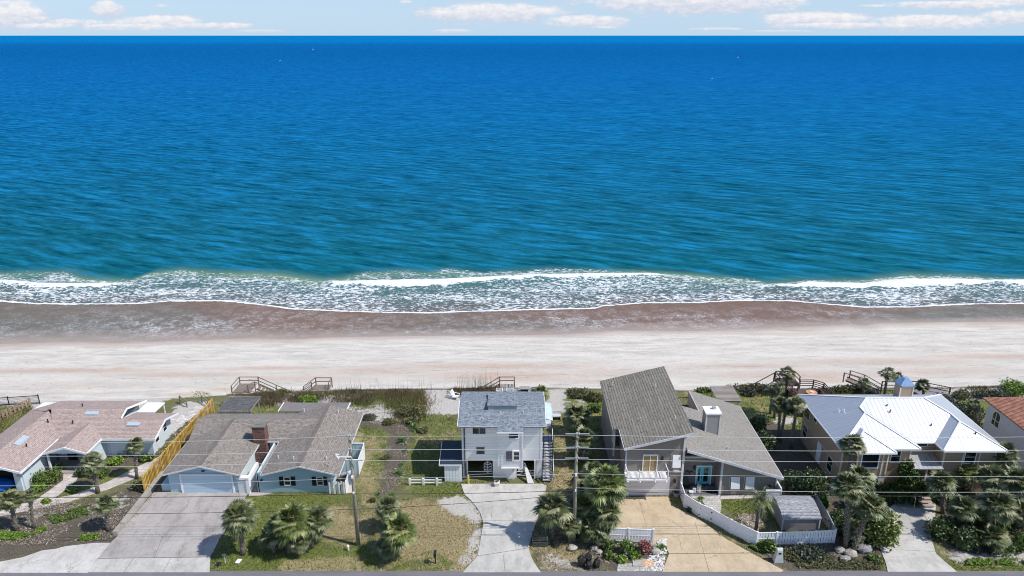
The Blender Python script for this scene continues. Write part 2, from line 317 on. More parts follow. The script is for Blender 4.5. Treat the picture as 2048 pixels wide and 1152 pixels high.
# --- land
xs = np.arange(-84, 84.01, .25); ts = np.concatenate([np.linspace(0, 1, 131)])
X = np.repeat(xs[None], len(ts), 0); YW = WALL(xs)
Y = 46.3 + (YW - 46.3)[None] * ts[:, None]
Z = .05 * vn(X, Y, 5, 5, 3)
back = np.clip((Y - (YW[None] - 7)) / 7, 0, 1)
Z += back * .22 * (vn(X, Y, 3.5, 2.5, 4) + .2); Z *= np.clip((Y - 47.0) / 1.0, 0, 1); Z = np.where(back > 0, Z, Z - .03)
Z = np.where(ts[:, None] > .995, np.minimum(Z, .02), Z)
def PP(pts): return [XY(a, b) for a, b in pts]
ch = {k: np.zeros(X.shape) for k in ('green', 'tan', 'sand', 'mulch')}
ch['green'] += .35; ch['tan'] += .3
ZONES = [
 ('mulch', 1, [(-400,1010),(60,1003),(150,1010),(300,960),(310,985),(235,1095),(110,1110),(-400,1150)]),
 ('green', .1, [(-400,1010),(60,1003),(150,1010),(300,960),(310,985),(235,1095),(110,1110),(-400,1150)]),
 ('tan', .1, [(-400,1010),(60,1003),(150,1010),(300,960),(310,985),(235,1095),(110,1110),(-400,1150)]),
 ('sand', .42, [(-20,1022),(60,1015),(150,1012),(300,965),(290,1010),(220,1030),(60,1058)]),
 ('green', .62, [(90,1030),(130,1015),(190,1010),(200,1022),(100,1045)]), ('green', .6, [(0,1055),(100,1045),(110,1065),(30,1078),(-60,1070)]),
 ('green', .7, [(145,1065),(215,1065),(225,1085),(150,1085)]),
 ('sand', .1, [(-400,1072),(120,1075),(230,1080),(110,1100),(-400,1140)]),
 ('green', .75, [(60,920),(130,925),(125,960),(60,990),(50,960)]), ('green', .7, [(140,960),(200,930),(320,895),(310,915),(200,970),(110,1000)]),
 ('mulch', .7, [(60,920),(320,880),(320,915),(100,1000),(50,990)]),
 ('sand', .5, [(305,905),(345,870),(425,800),(425,830),(330,930)]), ('green', .4, [(305,905),(345,870),(390,830),(380,850),(325,915)]),
 ('sand', .95, [(330,870),(350,812),(380,803),(432,803),(380,850)]), ('tan', 0, [(320,870),(350,812),(380,803),(432,803),(380,850)]),('green', 0, [(320,870),(350,812),(380,803),(432,803),(380,850)]),
 ('sand', .95, [(-400,825),(300,825),(330,800),(440,785),(500,775),(-400,775)]), ('green', .5, [(-400,815),(90,812),(60,850),(0,870),(-400,900)]),
 ('sand', .2, [(-400,815),(70,812),(60,850),(0,870),(-400,900)]),
 ('tan', .1, [(420,1150),(500,985),(720,985),(740,1150)]), ('green', .75, [(420,1150),(500,985),(720,985),(740,1150)]),
 ('tan', .75, [(650,1010),(690,1010),(720,1060),(700,1090),(640,1080)]), ('tan', .8, [(560,1120),(700,1105),(740,1143),(560,1143)]), ('tan', .7, [(730,960),(760,960),(735,1090),(715,1090)]), ('green', .35, [(640,1010),(700,1000),(740,960),(770,960),(745,1090),(640,1090)]),
 ('green', .8, [(500,990),(545,990),(520,1080),(470,1080)]), ('green', .85, [(600,1125),(760,1120),(740,1143),(620,1138)]),
 ('green', .62, [(690,860),(790,850),(760,990),(690,1000)]), ('tan', .6, [(700,870),(760,870),(750,985),(720,985)]),
 ('sand', .85, [(540,815),(560,783),(600,783),(570,815)]), ('sand', .9, [(600,812),(625,792),(700,788),(705,812)]), ('sand', .62, [(640,812),(730,812),(815,800),(830,840),(760,845),(700,830)]),
 ('mulch', .72, [(690,812),(800,825),(790,870),(700,850)]), ('mulch', .9, [(785,840),(815,840),(825,870),(800,960),(790,985),(760,1000),(770,900)]), ('green', .2, [(785,840),(815,840),(825,870),(800,960),(780,985),(765,980),(770,900)]),
 ('green', .6, [(440,820),(500,800),(560,800),(545,830),(440,830)]), ('green', .75, [(700,850),(770,850),(765,870),(700,870)]),
 ('green', .55, [(820,835),(915,825),(915,965),(800,970),(805,900)]), ('tan', .5, [(820,880),(900,850),(915,880),(850,900)]), ('tan', .2, [(820,830),(900,825),(880,850),(830,870)]),
 ('sand', 1, [(850,830),(850,779),(1130,778),(1130,825),(1090,835),(915,828)]), ('green', 0, [(850,830),(850,779),(1130,778),(1130,825),(915,828)]), ('tan', 0, [(850,830),(850,779),(1130,778),(1130,825),(915,828)]),
 ('green', .2, [(830,1000),(920,970),(945,1000),(955,1143),(750,1143),(780,1080)]), ('tan', .95, [(790,1010),(900,1000),(945,1040),(950,1143),(800,1143),(760,1100)]), ('green', .8, [(830,972),(925,968),(930,992),(850,992)]), ('tan', .2, [(830,972),(925,968),(930,992),(850,992)]), ('green', .62, [(760,1100),(840,1095),(920,1110),(910,1143),(760,1143)]),('tan', .5, [(760,1100),(840,1095),(920,1110),(910,1143),(760,1143)]),
 ('sand', .85, [(868,1000),(900,990),(935,992),(962,1020),(968,1075),(950,1115),(925,1143),(905,1143),(930,1100),(945,1045),(880,1018)]), ('green', .1, [(868,1000),(900,990),(935,992),(962,1020),(968,1075),(950,1115),(925,1143),(905,1143),(930,1100),(945,1045),(880,1018)]),
 ('green', .62, [(1095,835),(1140,830),(1200,830),(1200,960),(1095,960)]), ('tan', .6, [(1105,840),(1140,840),(1145,940),(1105,940)]), ('tan', .9, [(1095,945),(1150,940),(1150,975),(1095,975)]),
 ('green', .75, [(1130,790),(1205,785),(1205,835),(1130,835)]), ('sand', .5, [(1140,800),(1170,790),(1190,805),(1150,825)]),
 ('mulch', .55, [(1090,985),(1210,975),(1210,1100),(1062,1095)]), ('tan', .6, [(1090,985),(1210,975),(1210,1100),(1062,1095)]), ('mulch', .7, [(1060,1095),(1330,1080),(1330,1143),(1078,1143)]), ('tan', .8, [(1075,1095),(1170,1090),(1170,1143),(1085,1143)]), ('sand', .58, [(1065,1105),(1090,1100),(1170,1115),(1200,1143),(1085,1143)]), ('green', .2, [(1060,1085),(1330,1080),(1330,1143),(1078,1143)]), ('mulch', .25, [(1060,1092),(1178,1092),(1178,1143),(1080,1143)]),
 ('sand', .8, [(1285,1120),(1330,1075),(1335,1143),(1240,1143)]),
 ('green', .95, [(1440,992),(1545,992),(1545,1030),(1475,1030),(1440,1010)]), ('tan', 0, [(1440,992),(1500,992),(1500,1030),(1440,1010)]), ('sand', .6, [(1475,1030),(1545,1030),(1515,1062),(1490,1055)]), ('mulch', .8, [(1470,1025),(1545,1030),(1515,1066),(1490,1055)]),
 ('mulch', .95, [(1340,1000),(1372,1020),(1512,1091),(1670,1087),(1760,1060),(1770,1143),(1570,1143)]), ('tan', .6, [(1560,1125),(1640,1122),(1700,1143),(1570,1143)]), ('green', .2, [(1340,1000),(1372,1020),(1512,1091),(1670,1087),(1760,1060),(1770,1143),(1570,1143)]), ('green', .5, [(1560,1130),(1700,1128),(1770,1140),(1590,1143)]), ('green', .8, [(1735,1110),(1768,1105),(1772,1143),(1720,1140)]),
 ('green', .8, [(1395,778),(2100,770),(2100,800),(1620,860),(1480,860),(1400,800)]), ('tan', .45, [(1480,785),(1620,780),(1860,790),(1600,830),(1500,850)]), ('sand', .95, [(1880,782),(1900,772),(2300,768),(2300,795),(1940,800)]), ('green', .12, [(1880,782),(1900,772),(2300,768),(2300,795),(1940,800)]),
 ('sand', .7, [(1540,835),(1600,830),(1600,850),(1545,852)]), ('mulch', 1, [(1480,830),(1560,850),(1620,880),(1700,1000),(1700,1060),(1570,1000)]), ('green', .1, [(1480,830),(1560,850),(1620,880),(1700,1000),(1700,1060),(1570,1000)]),
 ('mulch', 1, [(1660,960),(1790,990),(1790,1080),(1760,1110),(1670,1090)]), ('mulch', .95, [(1870,980),(2300,980),(2300,1130),(1900,1120)]), ('green', .15, [(1870,980),(2300,980),(2300,1130),(1900,1120)]),
 ('sand', .75, [(1880,1100),(1950,1105),(2300,1100),(2300,1130),(1900,1126)]), ('mulch', .1, [(1880,1120),(2300,1115),(2300,1150),(1910,1150)]), ('green', 1, [(1885,1118),(1925,1129),(2300,1128),(2300,1150),(1910,1150)]), ('sand', 0, [(1885,1118),(1925,1129),(2300,1128),(2300,1150),(1910,1150)]), ('tan', 0, [(1885,1118),(1925,1129),(2300,1128),(2300,1150),(1910,1150)]),
 ('mulch', 1, [(1200,830),(1560,850),(1560,985),(1200,985)]),
]
for k, val, poly in ZONES:
    m = inpoly(X, Y, PP(poly)); ch[k][m] = val
for k in ch: ch[k] = blur(ch[k], 9)
LAND = (xs.copy(), YW.copy(), {k: v.copy() for k, v in ch.items()})
m, nt, bs = newmat('ground', .95, 0, .15); p = pos(nt)
def patchy(a, sc_, seed, sharp=.14, amp=.9):
    n = noi(nt, nd(nt, 'VectorMath', {0: p, 1: (seed*17.3, seed*5.1, 0)}, operation='ADD').outputs[0], sc_, 8, .68)
    v = mt(nt, 'ADD', a, mt(nt, 'MULTIPLY', mt(nt, 'SUBTRACT', n, .5), amp * 2.2))
    return mr(nt, v, .5 - sharp, .5 + sharp)
fine = noi(nt, p, 9, 4, .75); mid = noi(nt, p, 1.6, 5, .7)
soil = mix(nt, fine, (.10, .082, .06), (.24, .20, .15))
gr = mix(nt, mr(nt, fine, .35, .65), (.07, .105, .022), (.21, .25, .065))
gr = mix(nt, mr(nt, mid, .4, .7, 0, .6), gr, (.26, .25, .09))
tn = mix(nt, mr(nt, fine, .3, .7), (.23, .19, .09), (.52, .43, .25))
sn = mix(nt, mr(nt, fine, .35, .6), (.40, .37, .34), (.62, .59, .55))
mu = mix(nt, mr(nt, fine, .3, .7), (.045, .038, .028), (.22, .19, .15))
c = mix(nt, .5, soil, gr)
c = mix(nt, patchy(attr(nt, 'green'), .8, 1), c, gr); c = mix(nt, patchy(attr(nt, 'tan'), .7, 2), c, tn)
c = mix(nt, patchy(attr(nt, 'mulch'), 1.0, 3), c, mu); c = mix(nt, patchy(attr(nt, 'sand'), 1.1, 4, .1), c, sn)
c = mix(nt, mt(nt, 'MULTIPLY', mr(nt, noi(nt, p, 5.0, 3, .8), .6, .72), mr(nt, attr(nt, 'sand'), .05, .5, 0, .55)), c, (.60, .57, .52))
setc(nt, bs, c); bump(nt, bs, mt(nt, 'ADD', fine, mid), .12)
grid('ground', X, Y, Z, ch, m)
mb = MB(); mb.box(-20000, 20000, -20000, 46.6, -.5, -.12); single('inland_ground', mb, m, kind='structure', uv=False)
mb = MB()
for sx in (-1, 1): mb.box(*(sorted((sx*83.5, sx*20000))), 46.6, 78.5, -.5, -.12)
single('coast_ground', mb, m, kind='structure', uv=False)
# road
m, nt, bs = newmat('asphalt', .85, 0, .3); p = pos(nt)
setc(nt, bs, mix(nt, mr(nt, noi(nt, mapv(nt, p, (.3, 1, 1)), 1.2, 6, .7), .3, .7), (.15, .145, .16), (.21, .20, .22))); bump(nt, bs, noi(nt, p, 40, 3), .01)
mb = MB(); mb.box(-20000, 20000, 39.5, 47.05, -.1, .012); single('road', mb, m, kind='structure', uv=False)
mb = MB()
for yy0 in (43.1, 43.4): mb.box(-400, 400, yy0 - .06, yy0 + .06, .014, .017)
single('road_marking', mb, plain('road_paint', (.6, .42, .05)), kind='structure', uv=False)

# --- beach: from the bulkhead down under the surf
xs = np.concatenate([np.linspace(-900, -111, 60), np.arange(-110, 110.1, .35), np.linspace(111, 900, 60)])
dy = np.concatenate([np.arange(0, 60, .3), np.linspace(60, 140, 60)])
X = np.repeat(xs[None], len(dy), 0); YW = WALL(xs)[None]; Y = YW + dy[:, None]
wy, fy = WET(xs)[None], FOAM(xs)[None]
def sandz(X, Y, YW, wy, fy):
    t = np.clip((Y - YW) / (wy - YW), 0, 1)
    z = -1.9 - 1.45 * t**1.3
    t2 = np.clip((Y - wy) / (fy - wy), 0, 1); z = z - .22 * t2
    return z - np.clip(Y - fy, 0, 200) * .04
Z = sandz(X, Y, YW, wy, fy)
dry = np.clip((wy - Y) / 6, 0, 1)
Z += dry * (.10 * vn(X, Y, 9, 3, 9) + .045 * vn(X, Y, 1.2, .8, 10))
dune = np.clip(1 - (Y - YW) / 4.0, 0, 1); Z += dune**2 * (.7 + .5 * vn(X, Y, 6, 3, 12)) * (X < -15) + dune**2 * .25
wet = np.clip(1 - (wy - Y) / 2.6 + .35 * vn(X, Y, 14, 3, 11), 0, 1) * (Y > wy - 6)
pink = np.zeros(X.shape); orange = np.zeros(X.shape)
def blobs(A, L):
    for px, py, rx, ry, k in L:
        a, b = XY(px, py, -2.6); ax = abs(XY(px + rx, py, -2.6)[0] - a); by = abs(XY(px, py + ry, -2.6)[1] - b)
        q = np.exp(-(((X - a) / ax)**2 + ((Y - b) / by)**2)); np.maximum(A, k * q, out=A)
blobs(pink, [(100,742,260,7,.9),(360,752,180,8,.8),(560,738,140,5,.8),(760,745,160,14,.7),(980,735,240,10,.85),(1000,757,200,16,.8),(1500,735,160,7,.8),(1750,727,240,10,.75),(1600,755,260,14,.7),(2000,715,160,7,.8),(1250,750,200,14,.6),(200,775,250,10,.45),(600,762,200,12,.6),(1900,748,200,12,.6)])
blobs(orange, [(243,737,26,3.5,1),(470,742,30,3,.45),(270,748,30,3,.5),(990,752,40,5,.8),(1080,765,90,6,.6),(960,760,70,5,.6),(1220,770,110,7,.75),(1660,768,70,7,.8),(380,797,60,5,.9),(450,785,60,6,.8),(1570,660,180,2.5,.8),(1980,647,90,3,.8),(1750,655,120,2.5,.5)])
m, nt, bs = newmat('sand', .95, 0, .12); p = pos(nt)
f1 = noi(nt, mapv(nt, p, (.16, .9, 1)), 1.0, 8, .62, .4); f2 = noi(nt, p, 5, 5, .8); f3 = noi(nt, mapv(nt, p, (.35, 1.2, 1)), 2.2, 5, .7)
c = mix(nt, mr(nt, f1, .35, .65), (.58, .54, .485), (.80, .755, .69))
c = mix(nt, mr(nt, mt(nt, 'ADD', attr(nt, 'pink'), mt(nt, 'MULTIPLY', mt(nt, 'SUBTRACT', f1, .5), 1.9)), .2, .95, 0, .95), c, (.58, .43, .355))
c = mix(nt, mr(nt, mt(nt, 'ADD', attr(nt, 'orange'), mt(nt, 'MULTIPLY', mt(nt, 'SUBTRACT', f1, .5), 1.2)), .3, 1.0, 0, .8), c, (.62, .44, .27))
c = mix(nt, mr(nt, f2, .3, .7, 0, .25), c, (.42, .38, .35))
c = mix(nt, mr(nt, f3, .58, .66, 0, .4), c, (.40, .33, .29))
f4 = noi(nt, mapv(nt, p, (.8, 1.6, 1)), 2.4, 3, .75); c = mix(nt, mt(nt, 'MULTIPLY', mr(nt, f4, .635, .68, 0, .8), mr(nt, noi(nt, mapv(nt, p, (.05, .25, 1)), 1, 3), .4, .55)), c, (.16, .12, .10))
c = mix(nt, attr(nt, 'wet'), c, mix(nt, f3, (.42, .32, .28), (.54, .44, .39)))
tk = mt(nt, 'FRACT', mt(nt, 'MULTIPLY', mt(nt, 'ADD', nd(nt, 'SeparateXYZ', {0: p}).outputs[1], mt(nt, 'MULTIPLY', noi(nt, mapv(nt, p, (.03, .03, 1)), 1, 2), 16.0)), .31))
tk = mt(nt, 'MULTIPLY', mr(nt, mt(nt, 'ABSOLUTE', mt(nt, 'SUBTRACT', tk, .5)), .0, .035, 1, 0), mr(nt, noi(nt, mapv(nt, p, (.15, 1.5, 1)), 1.4, 4), .5, .6))
c = mix(nt, mt(nt, 'MULTIPLY', tk, .30), c, (.36, .31, .27))
setc(nt, bs, c); bump(nt, bs, mt(nt, 'ADD', mt(nt, 'MULTIPLY', f2, .8), mt(nt, 'SUBTRACT', f3, mt(nt, 'MULTIPLY', tk, .5))), .16)
nt.links.new(mr(nt, attr(nt, 'wet'), .3, 1, .95, .6), bs.inputs['Roughness'])
grid('beach', X, Y, Z, {'wet': wet, 'pink': pink, 'orange': orange}, m)
# --- sea
xs1 = np.arange(-146, 146.1, .36)
dd1 = np.concatenate([np.linspace(0, 1, 50)[:-1], 1 + np.cumsum(np.full(170, .012))])   # 0..1 swash, then in units of swash width
X = np.repeat(xs1[None], 49, 0); wy, fy = WET(xs1)[None], FOAM(xs1)[None]
t = np.linspace(0, 1, 50)[:-1, None]; Ya = wy + (fy - wy) * t
n2 = 150; tt = np.linspace(0, 1, n2)[:, None]; Yend = 185.0; Yb = fy + (Yend - fy) * tt**1.25
far = 185.0 * np.exp(np.linspace(0, 1, 261)[1:] * math.log(60000 / 185.0))
Y = np.concatenate([Ya, Yb]); X = np.repeat(xs1[None], len(Y), 0)
YW = WALL(xs1)[None]
dF = Y - fy                                        # metres seaward of the foam front
cr = CRS(xs1)[None]; up = UPP(xs1)[None]; cw = CRW(xs1)[None] * 0
ax_, aw_ = None, None
crw = np.interp(xs1, *zip(*sorted((XY(px, 566, -3.5)[0], wv * .19) for px, wv in [(-1200,2),(0,6),(68,8),(205,8),(239,6),(280,1.5),(640,1.5),(680,9),(782,15),(885,11),(987,8),(1056,7),(1312,6),(1400,1.5),(1500,1.5),(1539,6),(1621,11),(1724,11),(1826,19),(1929,11),(1973,4),(2048,12),(3000,8)])))[None]
wob = vn(X, Y, 5, 4, 21, 4)
Zs = np.maximum(ZS + 0 * X, sandz(X, Y, YW, wy, fy) + .02)
crest = np.exp(-((Y - cr - .3 * wob) / (1.0 + .6*crw))**2) * np.clip(crw / 1.0, .15, 1.2)
Zs = Zs + crest * .5 * (dF > 1) + np.clip(dF / 6, 0, 1) * .05 * vn(X, Y, 2.5, 1.2, 22)
Zs = Zs + np.exp(-(dF / .25)**2) * .05
swell = np.clip((Y - up) / 12, 0, 1) * (.12 * np.sin((Y + .16 * X) * 1.1 + 2 * vn(X, Y, 22, 9, 23)) )
Zs = Zs + swell
# foam cover
f = np.zeros(X.shape)
f = np.maximum(f, (.315 + .17 * vn(X, Y, 11, 3.2, 25, 5) + .06 * vn(X, Y, 3, 1.6, 35, 3)) * np.clip(dF / .8, 0, 1) * np.clip(1 - (Y - up) / 1.5, 0, 1))
f = np.maximum(f, (.95 + .45 * vn(X, Y, 4, 4, 37, 3)) * np.exp(-((dF - .2 + .12*wob) / .30)**2) * (dF > -.5))                       # the thin front line
band = np.clip(1.35 - np.abs(Y - cr + .8 * wob) / np.maximum(crw * .75, .15), 0, 1) * np.clip(crw - .35, 0, 1) ** .3
f = np.maximum(f, (.95 + .7 * vn(X, Y, 2.5, .9, 36, 3)) * band)
f = np.maximum(f, .36 * np.exp(-((Y - up - .5) / 2.2)**2) * np.clip(.35 + vn(X, Y, 7, 40, 26) * 1.5, 0, 1))
near = np.clip(1 - (Y - up) / 5, 0, 1)
# swash film: faint threads of foam
sw = (Y < fy) * 1.0; tsw = np.clip((Y - wy) / (fy - wy), 0, 1)
thread = sw * (.20 + .22 * vn(X, Y, 12, 5, 27)) * np.clip(1.2 - .7 * tsw, 0, 1) * np.clip(tsw / .12, 0, 1)
px_ = 0
def blobs2(A, L):
    for px, py, rx, ry, k in L:
        a, b = XY(px, py, -3.5); axx = abs(XY(px + rx, py, -3.5)[0] - a); by = abs(XY(px, py + ry, -3.5)[1] - b)
        A += k * np.exp(-(((X - a) / axx)**2 + ((Y - b) / by)**2)) * (Y < fy)
blobs2(thread, [(370,660,80,14,.34),(240,650,120,16,.12),(1130,640,140,16,.26),(1400,640,80,18,.22),(1700,630,60,14,.15),(560,640,120,16,.1)])
edge = np.exp(-((Y - wy) / .1)**2) * (np.interp(xs1, [-150, 8, 12, 60, 62, 150], [.3, .35, 1, 1, .3, .3])[None])
# the little V of a second wash crossing right of the middle
L1 = curve([(1193,617),(1240,632),(1300,645),(1364,660)], -3.45)
a0, a1 = XY(1193, 617, -3.45)[0], XY(1364, 660, -3.45)[0]
vl = np.exp(-((Y - L1(xs1)[None]) / .16)**2) * ((xs1 > a0) & (xs1 < a1))[None]
f = np.maximum(f, vl * .95); thread = np.maximum(thread, edge * .55)
redw = np.clip(np.exp(-((X+36)/20)**2)*.9 + np.exp(-((X-42)/26)**2)*1.0 + .5*np.exp(-((X-8)/20)**2) + .35*vn(X, Y, 20, 6, 28), 0, 1)
depth = np.clip((Y - fy) / (up - fy + 5), 0, 1)
A1 = {'foam': np.where(dF < -.4, 0, f), 'thread': thread * (dF < 0), 'swash': sw, 'tsw': tsw, 'redw': redw, 'depth': depth, 'green': np.exp(-((Y - up + .4) / 2.4)**2) * np.clip(.55 + vn(X, Y, 16, 30, 31), 0, 1)}
# one sheet: near grid, then rows running out to the horizon (columns fan out with distance)
k = np.clip((far - 185) / 185, 0, None)
Xf = xs1[None] * (1 + k[:, None] * 1.15); Yf = np.repeat(far[:, None], len(xs1), 1)
Zf = ZS + np.exp(-k[:, None]) * (.12 * np.sin((Yf + .16 * Xf) * 1.1 + 2 * vn(Xf, Yf, 22, 9, 23)))
for q in A1: A1[q] = np.concatenate([A1[q], np.repeat(A1[q][-1:] if q == 'depth' else A1[q][-1:] * 0, len(far), 0)])
X = np.concatenate([X, Xf]); Y = np.concatenate([Y, Yf]); Zs = np.concatenate([Zs, Zf])
m = bpy.data.materials.new('sea_water'); m.use_nodes = True; nt = m.node_tree; nt.nodes.clear(); out = nd(nt, 'OutputMaterial'); p = pos(nt)
spx = nd(nt, 'SeparateXYZ', {0: p}); yo = spx.outputs[1]
pr = mapv(nt, p, (1, 1, 0), (0, 0, R(24)))
w1 = noi(nt, mapv(nt, pr, (.09, .50, 1)), 1.0, 8, .66, .25)
w2 = noi(nt, mapv(nt, pr, (.022, .085, 1)), 1.0, 9, .7, .3)
w3 = noi(nt, mapv(nt, pr, (.28, 1.3, 1)), 1.0, 5, .72, .2)
lg = nd(nt, 'Math', {0: mt(nt, 'MAXIMUM', yo, 1.0), 1: 10.0}, operation='LOGARITHM').outputs[0]
cr_ = nd(nt, 'ValToRGB', {0: mr(nt, mt(nt, 'ADD', lg, mt(nt, 'MULTIPLY', mt(nt, 'SUBTRACT', w2, .5), .35)), 2.1, 3.75)})
el = cr_.color_ramp.elements; el[0].position = 0; el[0].color = (.006, .125, .165, 1); el[1].position = 1; el[1].color = (.001, .16, .44, 1)
for pz, cc in ((.06, (.008,.118,.180)), (.16, (.006,.122,.240)), (.32, (.004,.122,.320)), (.52, (.003,.108,.345)), (.72, (.002,.088,.30)), (.88, (.002,.100,.33))):
    e = el.new(pz); e.color = (*cc, 1)
deep = cr_.outputs[0]
wv = mt(nt, 'ADD', mt(nt, 'MULTIPLY', mt(nt, 'SUBTRACT', w1, .5), 2.6), mt(nt, 'MULTIPLY', mt(nt, 'SUBTRACT', w2, .5), 1.0))
wv = mt(nt, 'ADD', wv, mt(nt, 'MULTIPLY', mt(nt, 'SUBTRACT', w3, .5), 1.1))
wt = nd(nt, 'TexWave', {'Vector': pr, 'Scale': .062, 'Distortion': 7.0, 'Detail': 3.0, 'Detail Scale': 1.6, 'Detail Roughness': .6}, wave_type='BANDS', bands_direction='Y').outputs[1]
wv = mt(nt, 'ADD', wv, mt(nt, 'MULTIPLY', mt(nt, 'SUBTRACT', wt, .5), .26))
deep = mix(nt, mr(nt, wv, .02, -.58, 0, .95), deep, (.0, .048, .090))  # shading of the wave faces put into the colour: troughs darkened
deep = mix(nt, mr(nt, wv, .0, .55, 0, .72), deep, (.012, .24, .50))  # crests lightened in the colour, as faces turned to the light
fn0 = noi(nt, mapv(nt, p, (.12, .3, 1)), 1.0, 4, .6)
shal = mix(nt, attr(nt, 'green'), (.045, .155, .165), (.17, .26, .15))
c = mix(nt, mr(nt, attr(nt, 'depth'), .75, 1.0), shal, deep)
c = mix(nt, mr(nt, attr(nt, 'green'), .2, 1, 0, .4), c, (.08, .21, .20))
c = mix(nt, mr(nt, attr(nt, 'depth'), 0, .7), mix(nt, mr(nt, fn0, .35, .65), (.13, .11, .105), (.10, .14, .145)), c)
swc = mix(nt, mr(nt, mt(nt, 'ADD', attr(nt, 'redw'), mt(nt, 'MULTIPLY', attr(nt, 'tsw'), .5)), .3, 1.1), (.135, .12, .092), (.175, .104, .070))
swc = mix(nt, mr(nt, mt(nt, 'ADD', attr(nt, 'tsw'), mt(nt, 'MULTIPLY', mt(nt, 'SUBTRACT', w1, .5), .25)), .34, .0), swc, (.35, .285, .245))
c = mix(nt, mr(nt, attr(nt, 'swash'), .4, .6), c, swc)
# foam pattern
q = nd(nt, 'VectorMath', {0: mapv(nt, p, (.55, 1.0, 1)), 1: nd(nt, 'VectorMath', {0: nd(nt, 'TexNoise', {'Vector': p, 'Scale': .9, 'Detail': 3.0}).outputs[1], 1: (.9, .9, .9)}, operation='MULTIPLY').outputs[0]}, operation='ADD').outputs[0]
v1 = nd(nt, 'TexVoronoi', {'Vector': q, 'Scale': .72}, feature='DISTANCE_TO_EDGE').outputs[0]
v2 = nd(nt, 'TexVoronoi', {'Vector': q, 'Scale': 1.7}, feature='DISTANCE_TO_EDGE').outputs[0]
fn = noi(nt, mapv(nt, p, (.6, 1, 1)), 2.2, 6, .7, .5)
lace = mt(nt, 'ADD', mt(nt, 'MULTIPLY', mt(nt, 'MINIMUM', mt(nt, 'MULTIPLY', v1, .8), v2), 1.35), mt(nt, 'MULTIPLY', mt(nt, 'SUBTRACT', fn, .5), 1.5))
fm = mr(nt, mt(nt, 'SUBTRACT', attr(nt, 'foam'), lace), .22, .40)
fm = mt(nt, 'MULTIPLY', fm, mr(nt, attr(nt, 'foam'), .0, .12))
rid = mt(nt, 'ABSOLUTE', mt(nt, 'SUBTRACT', noi(nt, mapv(nt, p, (.6, 1.1, 1)), 1.7, 3, .6, 1.0), .5))
rid2 = mt(nt, 'ABSOLUTE', mt(nt, 'SUBTRACT', noi(nt, mapv(nt, p, (.7, 1.0, 1)), 3.6, 3, .6, 1.2), .5))
th = mt(nt, 'MULTIPLY', mr(nt, mt(nt, 'SUBTRACT', mt(nt, 'MULTIPLY', attr(nt, 'thread'), .075), mt(nt, 'MINIMUM', rid, mt(nt, 'MULTIPLY', rid2, 1.3))), -.012, .02, 0, .7), mr(nt, noi(nt, p, .5, 5, .7), .42, .58, .15, 1))
th = mt(nt, 'MULTIPLY', th, mr(nt, attr(nt, 'thread'), .0, .1))
caps = mt(nt, 'MULTIPLY', mr(nt, noi(nt, mapv(nt, p, (.5, 1.6, 1)), 1.1, 4, .7), .80, .815), mr(nt, w2, .5, .6))
fo = mt(nt, 'MAXIMUM', mt(nt, 'MAXIMUM', fm, th), mt(nt, 'MULTIPLY', caps, mr(nt, attr(nt, 'depth'), .9, 1, 0, .5)))
c = mix(nt, fo, c, mix(nt, fn, (.62, .67, .74), (.86, .88, .90)))
df = nd(nt, 'BsdfDiffuse', {'Color': c}); gl = nd(nt, 'BsdfGlossy', {'Color': (1, 1, 1, 1), 'Roughness': .28})
hh = mt(nt, 'ADD', mt(nt, 'MULTIPLY', w1, 1.6), mt(nt, 'MULTIPLY', w3, .35))
bp = nd(nt, 'Bump', {'Height': mt(nt, 'ADD', hh, mt(nt, 'MULTIPLY', fo, .25)), 'Distance': .55, 'Strength': mr(nt, attr(nt, 'depth'), 0, 1, .12, .8)})
nt.links.new(bp.outputs[0], df.inputs['Normal']); nt.links.new(bp.outputs[0], gl.inputs['Normal'])
fz = nd(nt, 'Fresnel', {'IOR': 1.33, 'Normal': bp.outputs[0]}).outputs[0]
fac = mt(nt, 'MULTIPLY', mt(nt, 'MINIMUM', fz, mr(nt, attr(nt, 'swash'), .4, .6, .003, .08)), mt(nt, 'SUBTRACT', 1.0, fo))
ms = nd(nt, 'MixShader', {0: fac, 1: df.outputs[0], 2: gl.outputs[0]}); nt.links.new(ms.outputs[0], out.inputs[0])
grid('sea_water', X, Y, Zs, A1, m)
# ---------------------------------------------------------------- shared materials
white = plain('white_paint', (.80, .80, .82), .5, var=.06); offw = plain('weathered_white', (.62, .62, .64), .6, var=.1)
dark = plain('dark_opening', (.012, .012, .014), .8); black = plain('black_metal', (.02, .02, .022), .45)
glass, nt, bs = newmat('window_glass', .08, 0, .8); setc(nt, bs, (.012, .018, .022))
wood = plain('weathered_wood', (.22, .175, .145), .85, var=.35, scale=4); dwood = plain('dark_stained_wood', (.075, .045, .038), .75, var=.3, scale=4)
polew = plain('pole_wood', (.27, .24, .20), .9, var=.3, scale=5); grey = plain('galvanised_steel', (.42, .43, .44), .45, .3, var=.1)
alu = plain('aluminium_wire', (.62, .62, .62), .4, .2, var=.05); cable = plain('black_cable', (.03, .03, .03), .6)
terra = plain('terracotta', (.50, .19, .09), .8); stone = plain('pale_limestone', (.40, .375, .335), .9, var=.25, scale=2, bmp=.03)
conc = concrete('driveway_concrete', (.33, .30, .29), (.46, .425, .405), (.13, .12, .115), stain=.8)
conc2 = concrete('pale_concrete', (.43, .42, .39), (.58, .56, .53), (.22, .21, .195), stain=.7)
gold = concrete('tan_aggregate', (.46, .36, .235), (.60, .49, .35), (.27, .21, .155), stain=.6)
cwall = concrete('curb_concrete', (.30, .28, .25), (.42, .39, .35), (.15, .13, .12))
